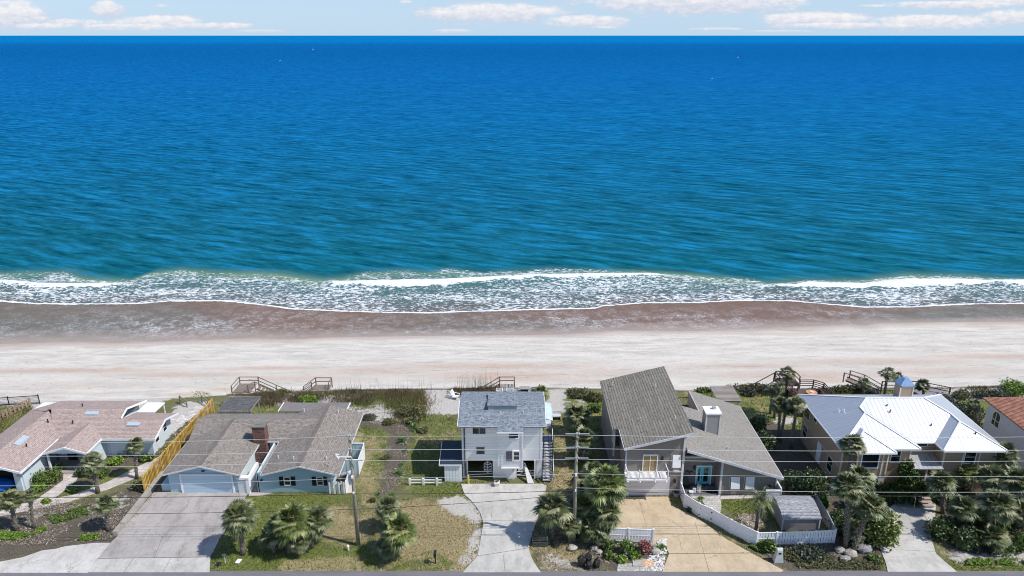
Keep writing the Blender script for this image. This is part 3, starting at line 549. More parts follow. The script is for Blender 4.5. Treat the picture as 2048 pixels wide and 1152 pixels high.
def paver(name, ca, cb, w, h, mortar=(.3, .28, .26)):
    m, nt, bs = newmat(name, .9, 0, .2); p = pos(nt)
    br = nd(nt, 'TexBrick', {'Vector': nd(nt, 'VectorMath', {0: p, 1: mt(nt, 'MULTIPLY', noi(nt, p, 1.5, 3), .25)}, operation='ADD').outputs[0], 'Color1': c4(ca), 'Color2': c4(cb), 'Mortar': c4(mortar), 'Scale': 1.0, 'Mortar Size': .02, 'Brick Width': w, 'Row Height': h})
    setc(nt, bs, mix(nt, mr(nt, noi(nt, p, 1.4, 6, .75), .4, .75, 0, .6), br.outputs[0], sc3(ca, .55))); return m
pave_white = paver('white_pavers', (.50, .46, .44), (.78, .75, .72), .5, .3)
pave_grey = paver('grey_pavers', (.42, .41, .39), (.62, .60, .57), .45, .3)

def win(T, cx, z0, z1, wd, plane, face, fm=None, rails=1, vert=0, fr=.07, pane=None, name='window'):
    fm = fm or white; f = MB(); g = MB(); o = .05
    def bx(M, a0, a1, b0, b1, d0, d1):
        if face in ('-y',): M.box(a0, a1, plane - d1, plane - d0, b0, b1)
        elif face == '+y': M.box(a0, a1, plane + d0, plane + d1, b0, b1)
        elif face == '-x': M.box(plane - d1, plane - d0, a0, a1, b0, b1)
        else: M.box(plane + d0, plane + d1, a0, a1, b0, b1)
    a0, a1 = cx - wd/2, cx + wd/2
    bx(f, a0 - fr, a0, z0 - fr, z1 + fr, -.02, o); bx(f, a1, a1 + fr, z0 - fr, z1 + fr, -.02, o)
    bx(f, a0, a1, z1, z1 + fr, -.02, o); bx(f, a0, a1, z0 - fr, z0, -.02, o + .03)
    for i in range(rails):
        z = z0 + (z1 - z0) * (i + 1) / (rails + 1); bx(f, a0, a1, z - .025, z + .025, .015, o - .01)
    for i in range(vert):
        a = a0 + (a1 - a0) * (i + 1) / (vert + 1); bx(f, a - .025, a + .025, z0, z1, .012, o - .013)
    bx(g, a0, a1, z0, z1, -.01, .01)
    w_ = T.part(name, f, fm); T.part('pane', g, pane or glass, w_); return w_
def vent(T, spots, mat, roofpart):
    for (x, y, z) in spots:
        T.part('vent_pipe', MB().cyl((x, y), .06, z - .15, z + .28, 8), mat, roofpart)

# ================================================================ HOUSE A : pinkish low shingle roof
shA = shingle('pink_shingles', (.32, .24, .215), (.45, .355, .325), .45, .17, (.50, .40, .37), .25, .45)
wallA = siding('pale_blue_siding', (.66, .74, .80), .2, dirt=.06, depth=.012)
T = Thing('beach_house', 'low sprawling pale blue house with a faded pink shingle roof beside the yellow picket fence', 'house', (-43, 64, 0))
r = MB(); zs = .12
r.slab([(-46,63.1,2.4),(-35.7,63.1,2.4),(-35.7,65.7,3.18),(-40.3,65.7,3.18),(-40.3,67.1,3.6),(-48.2,67.1,3.6)], zs)
r.slab([(-40.3,65.7,3.18),(-35.7,65.7,3.18),(-35.7,68.4,2.37),(-40.3,68.4,2.37)], zs)
r.slab([(-48.6,67.1,3.6),(-40.3,67.1,3.6),(-40.3,71.0,2.43),(-49.7,71.0,2.43)], zs)
r.slab([(-48.45,57.15,3.42),(-45.3,57.15,2.47),(-45.3,63.9,2.47),(-48.45,67.0,3.42)], zs)
r.slab([(-48.45,57.15,3.42),(-48.45,66.7,3.42),(-51.7,69.0,2.45),(-51.7,57.15,2.45)], zs)
r.slab([(-48.45,66.8,3.45),(-48.55,67.1,3.55),(-49.7,71.0,2.42),(-51.7,69.05,2.42)], zs)
r.slab([(-43.1,60.45,3.08),(-43.1,65.6,3.08),(-45.25,63.3,2.42),(-45.25,60.45,2.42)], zs)
r.slab([(-43.1,60.45,3.08),(-41.05,60.45,2.42),(-41.05,63.3,2.42),(-43.1,65.6,3.08)], zs)
rf = T.part('roof', r, shA)
f = MB()
for a, b in (((-45.28,57.1,2.40),(-45.28,63.0,2.40)),((-48.45,57.12,3.35),(-45.25,57.12,2.40)),((-51.7,57.12,2.38),(-48.45,57.12,3.35)),((-45.2,60.42,2.36),(-43.1,60.42,3.02)),((-43.1,60.42,3.02),(-41.05,60.42,2.36)),((-41.03,60.4,2.36),(-41.03,63.1,2.36)),((-41.0,63.06,2.34),(-35.65,63.06,2.34)),((-35.67,63.06,2.34),(-35.67,65.7,3.12)),((-35.67,65.7,3.12),(-35.67,68.4,2.31)),((-40.27,65.75,3.2),(-40.27,67.1,3.62)),((-40.27,67.1,3.62),(-40.27,71.0,2.45))):
    f.beam(a, b, .07, .2)
T.part('fascia', f, white, rf)
wl = MB(); wl.box(-36.6-4.3, -36.5, 63.95, 68.1, 0, 2.28).prismx([(63.95,2.28),(68.1,2.28),(65.75,2.95)], -36.7, -36.5)
wl.box(-51.2, -40.9, 63.9, 70.4, 0, 2.3).box(-51.2, -45.9, 59.6, 63.9, 0, 2.3).box(-45.9, -45.75, 57.9, 61.3, 0, 2.3)
wl.prismy([(-51.3,2.3),(-45.6,2.3),(-48.45,3.2)], 57.75, 57.95).box(-46.5, -45.9, 57.75, 57.95, 0, 2.3).box(-51.3, -50.8, 57.75, 57.95, 0, 2.3)
wl.prismy([(-45.1,2.3),(-41.2,2.3),(-43.1,2.92)], 60.6, 60.7).box(-41.35, -41.2, 61.6, 63.9, 0, 2.3)
T.part('wall', wl, wallA)
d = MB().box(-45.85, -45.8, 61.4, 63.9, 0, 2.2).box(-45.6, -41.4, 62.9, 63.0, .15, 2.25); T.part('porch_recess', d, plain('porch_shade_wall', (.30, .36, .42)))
for x in (-45.05, -41.25): T.part('porch_column', MB().ob((x, 60.75, 0), .16, .16, 2.3, 0, 0.0), white)
T.part('porch_slab', MB().box(-45.8, -41.3, 60.6, 62.9, 0, .15), cwall)
T.part('door', MB().box(-44.6, -43.7, 62.82, 62.9, .15, 2.15), dark); win(T, -42.7, .8, 2.0, .9, 62.88, '-y', rails=1); win(T, -44.95, .9, 2.0, .3, 62.88, '-y')
win(T, 64.9, 1.0, 1.95, .75, -36.5, '+x'); win(T, 66.75, 1.2, 2.1, .7, -36.5, '+x'); win(T, -38.2, 1.3, 1.9, 1.0, 63.95, '-y', rails=0, vert=1)
T.part('garage_interior', MB().box(-50.7, -46.6, 59.4, 59.5, 0, 2.2), dark)  # black sheet standing in for the shade deep inside the garage
for q in ((-45.2,65.1,-45.2,65.1),):
    pass
sk = MB()
sky_ = plain('skylight_glass', (.42, .50, .56), .15, var=.05)
for (x, y, z, lx, ly) in ((-43.6, 66.4, 3.52, 1.35, .42), (-38.6, 64.9, 3.10, 1.3, .42)):
    s_ = T.part('skylight', MB().slab([(x-lx/2,y-ly/2,z-.06),(x+lx/2,y-ly/2,z-.06),(x+lx/2,y+ly/2,z+.08),(x-lx/2,y+ly/2,z+.08)], .12), sky_, rf)
T.part('skylight', MB().slab([(-48.0,60.6,3.40),(-47.5,60.6,3.25),(-47.5,62.2,3.25),(-48.0,62.2,3.40)], .12), sky_, rf)
vent(T, [(-47.4,65.1,3.25),(-44.9,65.1,3.1),(-45.6,68.2,3.35),(-46.9,60.8,3.0)], black, rf)
T.part('wall_vent', MB().tube([(-46.0,57.68,1.75),(-46.0,57.76,1.75)], .17, 10), grey)
for nm, xa, xb in (('patio_roof', -40.2, -38.25), ('patio_roof', -51.6, -49.2)):
    pr_ = T.part(nm, MB().slab([(xa,68.5,2.42),(xb,68.5,2.42),(xb,70.9,2.30),(xa,70.9,2.30)], .1), white)
    T.part('post', MB().ob((xb-.1, 70.75, 0), .1, .1, 2.2, 0, 0.), white, pr_)
mb = MB().sph((-48.6, 58.5, .2), 1.5, 1.0, .5, 14, 6, -.3, .12, 3)
single('covered_boat', mb, plain('blue_cover', (.01, .13, .55), .5, var=.25), 'bright blue covered mound inside the open garage of the pink-roofed house', 'boat', smooth=True, off=(-48.6,58.7,0))

# ================================================================ HOUSE B : blue house with two front gables and a brick chimney
shB = shingle('brown_grey_shingles', (.195, .17, .15), (.33, .295, .265), .4, .17, (.12, .10, .095), .4, .35)
wallB = siding('blue_siding', (.40, .56, .68), .2, dirt=.05); wallBw = siding('white_blue_siding', (.70, .80, .84), .2, dirt=.1)
T = Thing('ranch_house', 'low blue house with twin front gables, brown shingle roof and tall brick chimney', 'house', (-24.3, 62.5, 0))
ze, zr = 2.3, 3.25; r = MB()
def gab_y(r, x0, xm, x1, y0, y1, ze, zr, t=.12):
    r.slab([(x0,y0,ze),(xm,y0,zr),(xm,y1,zr),(x0,y1,ze)], t); r.slab([(xm,y0,zr),(x1,y0,ze),(x1,y1,ze),(xm,y1,zr)], t)
def gab_x(r, x0, x1, y0, ym, y1, ze, zr, t=.12):
    r.slab([(x0,y0,ze),(x1,y0,ze),(x1,ym,zr),(x0,ym,zr)], t); r.slab([(x0,ym,zr),(x1,ym,zr),(x1,y1,ze),(x0,y1,ze)], t)
gab_y(r, -32.3, -28.65, -25.05, 57.05, 65.0, ze, zr); gab_y(r, -23.15, -19.55, -15.95, 57.05, 68.6, ze, zr)
r.slab([(-32.28,62.85,ze+.01),(-19.6,62.85,ze+.01),(-19.6,65.6,zr-.015),(-32.28,65.6,zr-.015)], .12)
r.slab([(-32.28,65.6,zr-.015),(-19.6,65.6,zr-.015),(-19.6,68.4,ze+.01),(-32.28,68.4,ze+.01)], .12)
rf = T.part('roof', r, shB)
rc = MB()
for a, b in (((-28.65,57.1),(-28.65,65.6)),((-19.55,57.1),(-19.55,68.6))): rc.beam((*a, zr+.02), (*b, zr+.02), .3, .05)
T.part('ridge_cap', rc, plain('ridge_brown', (.17,.14,.13)), rf)
f = MB()
for a, b in (((-32.3,57.0,2.22),(-28.65,57.0,3.17)),((-28.65,57.0,3.17),(-25.03,57.0,2.22)),((-25.02,57.0,2.22),(-25.02,62.8,2.22)),((-23.18,57.0,2.22),(-19.55,57.0,3.17)),((-19.55,57.0,3.17),(-15.95,57.0,2.22)),((-23.2,57.0,2.22),(-23.2,62.8,2.22)),((-25.0,62.8,2.22),(-23.2,62.8,2.22)),((-15.9,57.0,2.22),(-15.9,68.6,2.22)),((-32.32,57.0,2.22),(-32.32,68.4,2.22))): f.beam(a, b, .05, .14)
T.part('fascia', f, offw, rf)
w1_ = MB().prismy([(-32.0,0),(-25.6,0),(-25.6,2.2),(-28.65,3.0),(-32.0,2.2)], 57.6, 57.75).prismy([(-23.75,0),(-16.9,0),(-16.9,2.2),(-19.55,2.95),(-23.75,2.1)], 57.6, 57.75)
T.part('front_wall', w1_, wallB)
w2_ = MB().box(-25.75, -25.6, 57.75, 63.2, 0, 2.25).box(-17.05, -16.9, 57.75, 68.3, 0, 2.25).box(-32.0, -31.85, 57.75, 68.1, 0, 2.25).box(-25.6, -23.6, 63.2, 63.35, 0, 2.2).box(-23.75, -23.6, 59.0, 63.2, 0, 2.1).box(-31.9, -17.0, 68.1, 68.25, 0, 2.2)
T.part('side_wall', w2_, wallBw)
gd = T.part('garage_door', MB().box(-30.75, -26.1, 57.5, 57.58, 0, 1.92), siding('garage_panels', (.47,.62,.74), .48, dirt=.03, gap=.05))
T.part('frame', MB().box(-30.9,-30.75,57.46,57.6,0,2.05).box(-26.1,-25.95,57.46,57.6,0,2.05).box(-30.75,-26.1,57.46,57.6,1.92,2.05), white, gd)
for i, x in enumerate((-20.95, -17.9)):
    win(T, x, .85, 1.65, .5, 57.6, '-y')
    for s in (-1, 1):
        if i == 1 and s == 1: T.part('shutter', MB().box(x+.34, x+.66, 57.53, 57.6, .78, 1.72), dark)
        else: T.part('shutter', MB().box(x+s*.55-.19, x+s*.55+.19, 57.53, 57.6, .78, 1.72), dark)
for y in (59.3, 60.3): win(T, y, 1.45, 1.9, .45, -25.6, '+x', rails=0)
T.part('gable_lamp', MB().box(-28.8,-28.5,57.5,57.6,2.3,2.4), black)
T.part('house_light', MB().sph((-23.35,57.5,1.35), .12,.1,.15,8,5), black)
T.part('entry_gate', MB().box(-25.55,-24.75,57.45,57.6,0,1.35), siding('white_slats', (.75,.82,.86), .2, gap=.2))
T.part('entry_gate_post', MB().box(-24.75,-24.45,57.35,57.75,0,1.6).box(-25.55,-24.45,57.3,57.8,1.6,1.75).box(-24.72,-24.48,57.75,60.2,0,1.6), white)
T.part('side_court_wall', MB().box(-23.8,-23.65,57.6,59.0,0,2.0), wallBw)
brm, nt, bs = newmat('red_brick', .9, 0, .2)
br = nd(nt, 'TexBrick', {'Vector': uvs(nt), 'Color1': (.26,.10,.07,1), 'Color2': (.10,.05,.045,1), 'Mortar': (.22,.18,.16,1), 'Scale': 1.0, 'Mortar Size': .02, 'Brick Width': .34, 'Row Height': .16, 'Bias': .1})
setc(nt, bs, br.outputs[0]); bump(nt, bs, br.outputs[1], -.03)
ch_ = T.part('chimney', MB().box(-25.55,-24.35,62.3,63.3,0,4.15), brm)
T.part('chimney_cap', MB().box(-25.62,-24.28,62.23,63.37,4.15,4.3).box(-25.25,-24.65,62.55,63.05,4.3,4.36), plain('mortar_cap',(.20,.19,.17)), ch_)
pt_ = T.part('patio_roof', MB().slab([(-24.95,68.45,2.55),(-17.75,68.45,2.55),(-17.75,70.5,2.5),(-24.95,70.5,2.5)], .14), plain('grey_membrane', (.20,.185,.18), .9, var=.12))
T.part('edge_trim', MB().beam((-17.72,68.45,2.52),(-17.72,70.5,2.47),.08,.16).beam((-24.98,68.45,2.52),(-24.98,70.5,2.47),.08,.16), white, pt_)
for x in (-24.8,-21.3,-17.9): T.part('patio_post', MB().ob((x,70.35,0),.1,.1,2.4,0,0.), white, pt_)
vent(T, [(-22.0,67.8,3.0),(-18.3,67.4,3.0),(-20.4,58.4,3.1),(-17.5,58.9,2.75),(-22.2,59.4,2.6)], offw, rf)
T.part('antenna_mast', MB().tube([(-17.6,58.1,2.6),(-17.3,57.9,2.95),(-16.8,57.8,2.75)], .03, 6), grey, rf)
T.part('side_alcove', MB().box(-32.9,-32.0,57.8,59.5,0,.75), wallB)
gravel = plain('grey_gravel', (.33,.32,.27), .95, var=.5, scale=14)
single('gravel_bed', MB().box(-25.6,-23.75,57.7,63.2,-.05,.06).box(-32.0,-30.95,57.15,57.6,-.05,.06).box(-26.0,-25.55,57.1,57.6,-.05,.06), gravel, kind='stuff', label='grey gravel strip beside the brick chimney', cat='gravel')

# ================================================================ HOUSE C : tall white house on a garage level
shC = shingle('blue_grey_shingles', (.12, .15, .19), (.31, .35, .40), .3, .16, (.25,.29,.34), .45, .2)
wallC = siding('white_lap_siding', (.90, .905, .92), .3, dirt=.0, depth=.04, gap=.05)
T = Thing('stilt_house', 'tall narrow white house raised over an open garage with a blue-grey shingle roof', 'house', (-0.9, 62, 0))
x0, x1, yf, yb = -4.75, 2.85, 59.78, 65.2
r = MB()
r.slab([(-5.05,59.0,6.19),(3.15,59.0,6.19),(3.15,62.3,7.1),(-5.05,62.3,7.1)], .14); r.slab([(-5.05,62.3,7.1),(3.15,62.3,7.1),(3.15,65.2,6.6),(-5.05,65.2,6.6)], .14)
r.slab([(-1.4,58.35,6.0),(1.05,58.35,6.0),(1.05,60.2,6.54),(-1.4,60.2,6.54)], .12)
rf = T.part('roof', r, shC)
dm = T.part('roof_dormer', MB().slab([(-2.35,61.0,7.3),(.55,61.0,7.3),(.55,64.0,7.1),(-2.35,64.0,7.1)], .1), shC, rf)
T.part('dormer_face', MB().box(-2.3,.5,61.08,61.16,6.6,7.2).box(-2.3,-2.2,61.3,62.6,6.75,7.08).box(.4,.5,61.3,62.6,6.75,7.08), plain('blue_grey_trim',(.30,.36,.42)), rf)
T.part('eave_trim', MB().beam((-5.05,59.03,6.12),(-1.4,59.03,6.12),.05,.16).beam((1.05,59.03,6.12),(3.15,59.03,6.12),.05,.16).beam((-1.42,58.33,5.92),(1.07,58.33,5.92),.05,.16).beam((3.17,59.05,6.14),(3.17,62.3,7.04),.05,.16).beam((3.17,62.3,7.04),(3.17,65.2,6.5),.05,.16).beam((-5.07,59.05,6.14),(-5.07,62.3,7.04),.05,.16), white, rf)
vent(T, [(-2.75,59.9,6.35),(-1.15,60.7,6.6),(1.05,60.7,6.6)], offw, rf)
w_ = MB().box(x0, x1, yf, yb, 2.05, 6.1).prismx([(yf,6.1),(yb,6.1),(yb,6.35),(62.3,6.9)], x0, x1)
w_.box(-1.35,1.0,59.05,yf-.002,1.9,5.95)
T.part('upper_wall', w_, wallC); T.part('bay_wall', MB().box(-1.0,1.03,58.98,59.047,1.75,5.9), wallC)
T.part('ground_wall', MB().box(-1.85,.45,yf+.1,yf+2.5,0,2.05).box(x0,-4.45,yf+.1,yf+.4,0,2.05).box(2.35,x1,yf+.1,yf+.4,0,2.05), wallC)
T.part('corner_board', MB().box(x0-.02,x0+.18,yf-.04,yf,2.05,6.05).box(x1-.16,x1+.02,yf-.04,yf,2.05,6.05).box(.9,1.06,58.9,58.98,1.8,5.9).box(-1.02,1.07,58.9,58.98,1.68,1.8), white)
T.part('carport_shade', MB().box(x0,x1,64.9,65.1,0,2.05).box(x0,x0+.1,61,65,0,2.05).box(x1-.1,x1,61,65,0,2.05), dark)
T.part('downpipe', MB().tube([(-4.5,yf-.1,6.0),(-4.5,yf-.1,.2)], .06, 8), plain('dark_pipe',(.07,.07,.08)))
win(T, -3.1, 5.0, 5.6, 1.2, yf, '-y', rails=0, vert=1); win(T, -3.0, 2.8, 3.55, .78, yf, '-y', rails=1)
win(T, .15, 5.0, 5.6, .85, 58.98, '-y', rails=1); win(T, .42, 2.65, 3.5, .5, 58.98, '-y', rails=1, fr=.14); 
T.part('wall_shutter', MB().box(-.55,.0,58.87,58.98,2.55,3.6), plain('dark_screen',(.09,.085,.11)))
dp = T.part('door', MB().box(-.55,.25,yf+.02,yf+.1,0,1.85), white); T.part('handle', MB().ob((.1,yf,.95),.05,.06,.25), black, dp)
for x in (-4.3,2.2): T.part('post', MB().ob((x,yf+.05,0),.15,.15,2.05,0,0.), offw)
T.part('side_deck_roof', MB().slab([(3.2,61.6,5.6),(3.95,61.6,5.35),(3.95,65,5.35),(3.2,65,5.6)], .08), plain('pale_blue_metal',(.45,.55,.60)))
sp_ = MB()
for (x,y) in ((3.0,60.0),(3.9,60.0),(3.9,62.5)): sp_.ob((x,y,0),.09,.09,4.9,0,0.)
for z in (3.0,3.35,3.7,4.1,4.5): sp_.beam((3.0,60,z),(3.9,60,z),.04,.05)
sp_.beam((3.45,60,2.9),(3.45,60,4.8),.05,.05)
T.part('stair_frame', sp_, plain('navy_steel',(.03,.04,.09),.4))
st = MB()
for i in range(13): st.box(2.95,3.9,59.2+i*.22,59.45+i*.22,.18+i*.2,.24+i*.2)
stp = T.part('outside_stairs', st, plain('grey_tread',(.40,.42,.50)))
st = MB().beam((3.95,59.1,.4),(3.95,62.2,3.2),.05,.3).beam((2.93,59.1,.4),(2.93,62.2,3.2),.05,.3).box(2.9,4.0,62.1,63.2,2.7,2.8)
T.part('stringer', st, plain('navy_steel',(.03,.04,.09),.4), stp)
T.part('stair_rail', MB().beam((3.95,59.1,1.3),(3.95,62.2,4.1),.05,.06).beam((3.95,59.2,.2),(3.95,59.2,1.35),.05,.05), white, stp)
def iron_gate(x, y, label):
    g = MB(); zc = 1.1
    for i in range(3):
        z = .75 + i*.3; g.beam((x-.32,y,z+.18),(x,y,z),.05,.05).beam((x,y,z),(x+.32,y,z+.18),.05,.05)
    g.beam((x,y,.5),(x,y,1.75),.05,.05).beam((x-.34,y,.8),(x-.34,y,1.55),.04,.04).beam((x+.34,y,.8),(x+.34,y,1.55),.04,.04)
    g.beam((x-.34,y,.8),(x,y,.52),.04,.04).beam((x+.34,y,.8),(x,y,.52),.04,.04).beam((x-.34,y,1.5),(x,y,1.75),.04,.04).beam((x+.34,y,1.5),(x,y,1.75),.04,.04)
    single('leaf_screen', g, white, label, 'metal ornament', 'white leaf screens in the garage openings', off=(x,y,0))
iron_gate(-2.35, yf+.3, 'white metal leaf screen in the garage opening beside the yellow bollard'); iron_gate(.95, yf+.3, 'white metal leaf screen in the garage opening beside the outside stairs')
for z, (xa, xb) in ((.65,(-4.3,-1.9)),(.4,(-4.3,-1.9)),(.75,(.5,2.3)),(.5,(.5,2.3))):
    pass
single('barrier_bar', MB().beam((-4.3,yf+.2,.68),(-1.9,yf+.2,.72),.05,.05).beam((-4.3,yf+.2,.35),(-1.9,yf+.2,.45),.05,.05), white, 'white double bar across the garage opening behind the yellow bollard', 'barrier', off=(-3.1,yf+.2,0))
single('barrier_bar', MB().beam((.5,yf+.2,.68),(2.3,yf+.2,.85),.05,.05).beam((.5,yf+.2,.35),(2.3,yf+.2,.55),.05,.05), white, 'white double bar across the garage opening next to the stairs', 'barrier', off=(1.4,yf+.2,0))
single('loading_ramp', MB().slab([(1.15,60.2,1.3),(1.35,60.2,1.3),(2.1,58.95,.1),(1.5,58.95,.1)], .06), offw, 'pale narrow board leaning out of the dark garage opening beside the stairs', 'ramp', off=(1.6,59.5,0))
single('bollard', MB().cyl((-4.15,58.95), .08, 0, .95, 10), plain('yellow_paint',(.75,.62,.05)), 'short yellow steel post at the corner of the white house driveway', 'bollard', off=(-4.15,58.95,0))
# lean-to store beside the white house
T = Thing('lean_to_shed', 'white board lean-to with a dark sloping roof against the tall white house', 'shed', (-5.7,60.5,0))
T.part('roof', MB().slab([(-6.9,59.2,1.95),(-4.8,59.2,1.95),(-4.8,62.6,2.5),(-6.9,62.6,2.5)], .1), plain('navy_metal',(.025,.04,.06),.5,var=.1))
T.part('roof_trim', MB().beam((-6.93,59.17,1.9),(-4.8,59.17,1.9),.05,.14).beam((-6.93,59.17,1.9),(-6.93,62.6,2.45),.05,.14), white)
T.part('wall', MB().box(-6.45,-4.8,59.3,59.45,0,1.85), siding('white_boards',(.78,.82,.86),.3,True,.02,.05,.1))
T.part('side_wall', MB().box(-6.45,-6.35,59.45,62.4,0,1.85), offw)
single('blue_tub', MB().box(-6.0,-4.9,63.2,64.2,0,.9).box(-6.1,-4.8,63.1,64.3,.9,.98), plain('blue_cover2',(.02,.12,.32),.4), 'dark blue covered tub behind the lean-to of the white house', 'hot tub', off=(-5.4,63.7,0))

# ================================================================ HOUSE D : grey-brown angular house, two facing shed roofs
shD = shingle('taupe_shingles_tall', (.17, .155, .13), (.27, .25, .21), 3.0, .26, (.32,.30,.26), .18, .3, .045)
shD2 = shingle('taupe_shingles', (.235, .22, .20), (.30, .285, .26), .5, .17, (.17,.155,.14), .2, .5, .006)
wallD = siding('taupe_siding', (.27, .24, .222), .2, dirt=.1, depth=.012, gap=.06); trimD = plain('pale_trim', (.62,.62,.66), .5)
T = Thing('angular_house', 'taupe modern house with a tall tilted roof, low side roof, chimney tower and turquoise door', 'house', (15.5, 62, 0))
def zt(x): return 5.25 + 1.75 * (x - 9.6) / (16.3 - 9.6)
r = MB().slab([(10.15,56.6,zt(10.15)),(16.3,56.6,zt(16.3)),(16.3,70.3,zt(16.3)),(9.5,70.3,zt(9.5)),(9.5,60.1,zt(9.5)),(10.15,60.1,zt(10.15))], .18)
rf = T.part('tall_roof', r, shD)
T.part('fascia', MB().beam((10.1,56.55,zt(10.1)-.12),(16.3,56.55,zt(16.3)-.12),.06,.22).beam((10.1,56.6,zt(10.1)-.1),(10.1,60.1,zt(10.1)-.1),.05,.18), trimD, rf)
vent(T, [(10.6,68.5,5.7),(14.6,66.3,6.6),(12.2,60.5,6.0),(15.2,59.5,6.75)], offw, rf)
T.part('tall_wall', MB().prismy([(10.4,0),(15.7,0),(15.7,zt(15.7)-.2),(10.4,zt(10.4)-.2)], 57.2, 69.6).prismy([(9.75,0),(10.39,0),(10.39,zt(10.39)-.2),(9.75,zt(9.75)-.2)], 60.4, 69.58), wallD)
T.part('corner_board', MB().box(10.36,10.5,57.12,57.2,0,zt(10.4)-.25).box(15.58,15.78,57.1,57.3,0,zt(15.6)-.25).box(9.7,9.85,60.3,60.4,2.2,5.0), trimD)
def zl(x): return 5.0 - (x - 16.0) * (5.0 - 2.3) / 8.8
r = MB().slab([(15.9,56.9,zl(15.9)),(24.8,56.6,zl(24.8)),(24.8,70.1,zl(24.8)),(19.35,70.5,zl(19.35)),(19.35,66.0,zl(19.35)),(15.75,66.0,zl(15.75))], .16)
rf2 = T.part('low_roof', r, shD2)
T.part('low_fascia', MB().beam((15.9,56.85,zl(15.9)-.12),(24.85,56.55,zl(24.85)-.12),.06,.24).beam((24.83,56.6,zl(24.8)-.1),(24.83,70.1,zl(24.8)-.1),.05,.2), trimD, rf2)
vent(T, [(20.3,59.2,zl(20.3))], offw, rf2)
T.part('low_wall', MB().prismy([(19.3,0),(24.5,0),(24.5,zl(24.5)-.2),(19.3,zl(19.3)-.2)], 57.2, 69.8).prismy([(15.75,0),(19.29,0),(19.29,3.7),(15.75,3.7)], 59.0, 65.9), wallD)
T.part('clerestory_wall', MB().box(19.2,19.34,66.02,70.45,2.4,zl(19.3)-.02), plain('beige_stucco',(.50,.42,.37)))
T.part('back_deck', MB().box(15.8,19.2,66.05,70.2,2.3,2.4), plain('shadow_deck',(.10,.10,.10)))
T.part('corner_post', MB().box(19.24,19.42,57.1,57.28,0,zl(19.3)-.25).box(24.42,24.55,57.12,57.25,0,2.15), trimD)
T.part('entry_beam', MB().box(15.78,19.25,58.75,58.99,2.95,3.15), trimD)
T.part('clerestory_glass', MB().prismy([(16.0,3.2),(19.2,3.2),(19.2,zl(19.2)-.25),(16.0,zl(16)-.25)], 58.9, 58.98), glass)
T.part('garage_door', MB().box(10.5,14.6,57.1,57.19,0,1.95), siding('white_garage_panels',(.66,.64,.68),.48,dirt=.04,gap=.04))
T.part('belt_board', MB().box(14.1,15.6,57.12,57.19,2.5,2.65), trimD)
lampm = black
for (x, z) in ((15.05,1.6),(13.75,3.95)): T.part('wall_lamp', MB().box(x-.08,x+.08,57.0,57.2,z-.18,z+.18), lampm)
T.part('wall_lamp', MB().box(17.2,17.36,58.8,59.0,1.65,2.0), lampm)
dw = MB().box(11.95,12.03,57.05,57.2,2.6,4.3).box(13.25,13.33,57.05,57.2,2.6,4.3).box(11.95,13.33,57.05,57.2,4.3,4.42).box(12.61,12.67,57.1,57.2,2.6,4.3)
bd = T.part('balcony_door', dw, white)
warm, nt, bs = newmat('curtained_glass', .12, 0, .6); setc(nt, bs, (.32,.235,.10))
T.part('pane', MB().box(12.03,13.25,57.13,57.21,2.6,4.3), warm, bd)
bm = MB().box(10.35,14.15,55.9,57.19,2.38,2.52)
for x in (10.5,11.6,13.0,14.0): bm.box(x-.05,x+.05,55.8,57.0,2.26,2.37)
bp_ = T.part('balcony', bm, white)
rl = MB(); 
for x in (10.4,11.5,13.0,14.1): rl.ob((x,55.97,0),.1,.1,.98,0,2.52)
rl.box(10.35,14.15,55.94,56.0,3.32,3.38).box(10.35,14.15,55.95,55.99,2.64,2.68).box(14.07,14.13,56,57.2,3.32,3.38).box(10.37,10.43,56,57.2,3.32,3.38)
T.part('railing', rl, white, bp_)
bl = MB()
for i in range(34): x = 10.5 + i*.107; bl.box(x-.012,x+.012,55.96,55.98,2.68,3.32)
T.part('balusters', bl, black, bp_)
def shut(T, x, z0, z1, wd, y):
    p_ = MB().slab([(x-wd/2,y-.3,z0),(x+wd/2,y-.3,z0),(x+wd/2,y-.06,z1),(x-wd/2,y-.06,z1)], .04)
    s = T.part('tilted_shutter', p_, white); T.part('shutter_stay', MB().beam((x-wd/2-.05,y-.28,z0),(x-wd/2-.05,y,z0+.1),.03,.03).beam((x-wd/2-.08,y-.02,z0),(x-wd/2-.08,y-.02,z1),.04,.04), trimD, s)
shut(T, 15.05, 3.15, 4.35, .75, 57.2); shut(T, 21.1-.45, .85, 2.0, .82, 57.2); shut(T, 22.0, .85, 2.0, .82, 57.2)
turq = plain('turquoise_paint', (.13,.56,.66), .4, var=.05)
d_ = T.part('front_door', MB().box(17.55,18.85,58.86,58.98,.06,1.98), turq)
T.part('door_frame', MB().box(17.45,17.55,58.82,59.0,.0,2.1).box(18.85,18.95,58.82,59.0,.0,2.1).box(17.55,18.85,58.82,59.0,1.98,2.1), white, d_)
T.part('door_glass', MB().box(17.68,17.84,58.83,58.87,.4,1.75).box(18.2,18.6,58.83,58.87,.35,1.78), glass, d_)
T.part('handle', MB().ob((18.02,58.82,.85),.05,.05,.3), black, d_)
T.part('wall_ornament', MB().tube([(16.5,58.9,1.35),(16.7,58.9,1.5),(16.9,58.9,1.3),(17.1,58.9,1.45),(17.2,58.9,1.3)], .05, 6).tube([(16.6,58.9,1.5),(16.85,58.9,1.3),(16.9,58.9,1.15)], .04, 6), plain('bronze',(.08,.06,.05)))
sd_ = MB().box(9.86,10.38,60.2,60.39,4.0,5.0)
win(T, 60.95, 3.6, 4.6, .6, 9.75, '-x'); T.part('side_window', MB().box(9.95,10.25,60.3,60.4,3.3,4.5), glass)
chm = siding('chimney_siding', (.40,.38,.38), .2, dirt=.05, gap=.3)
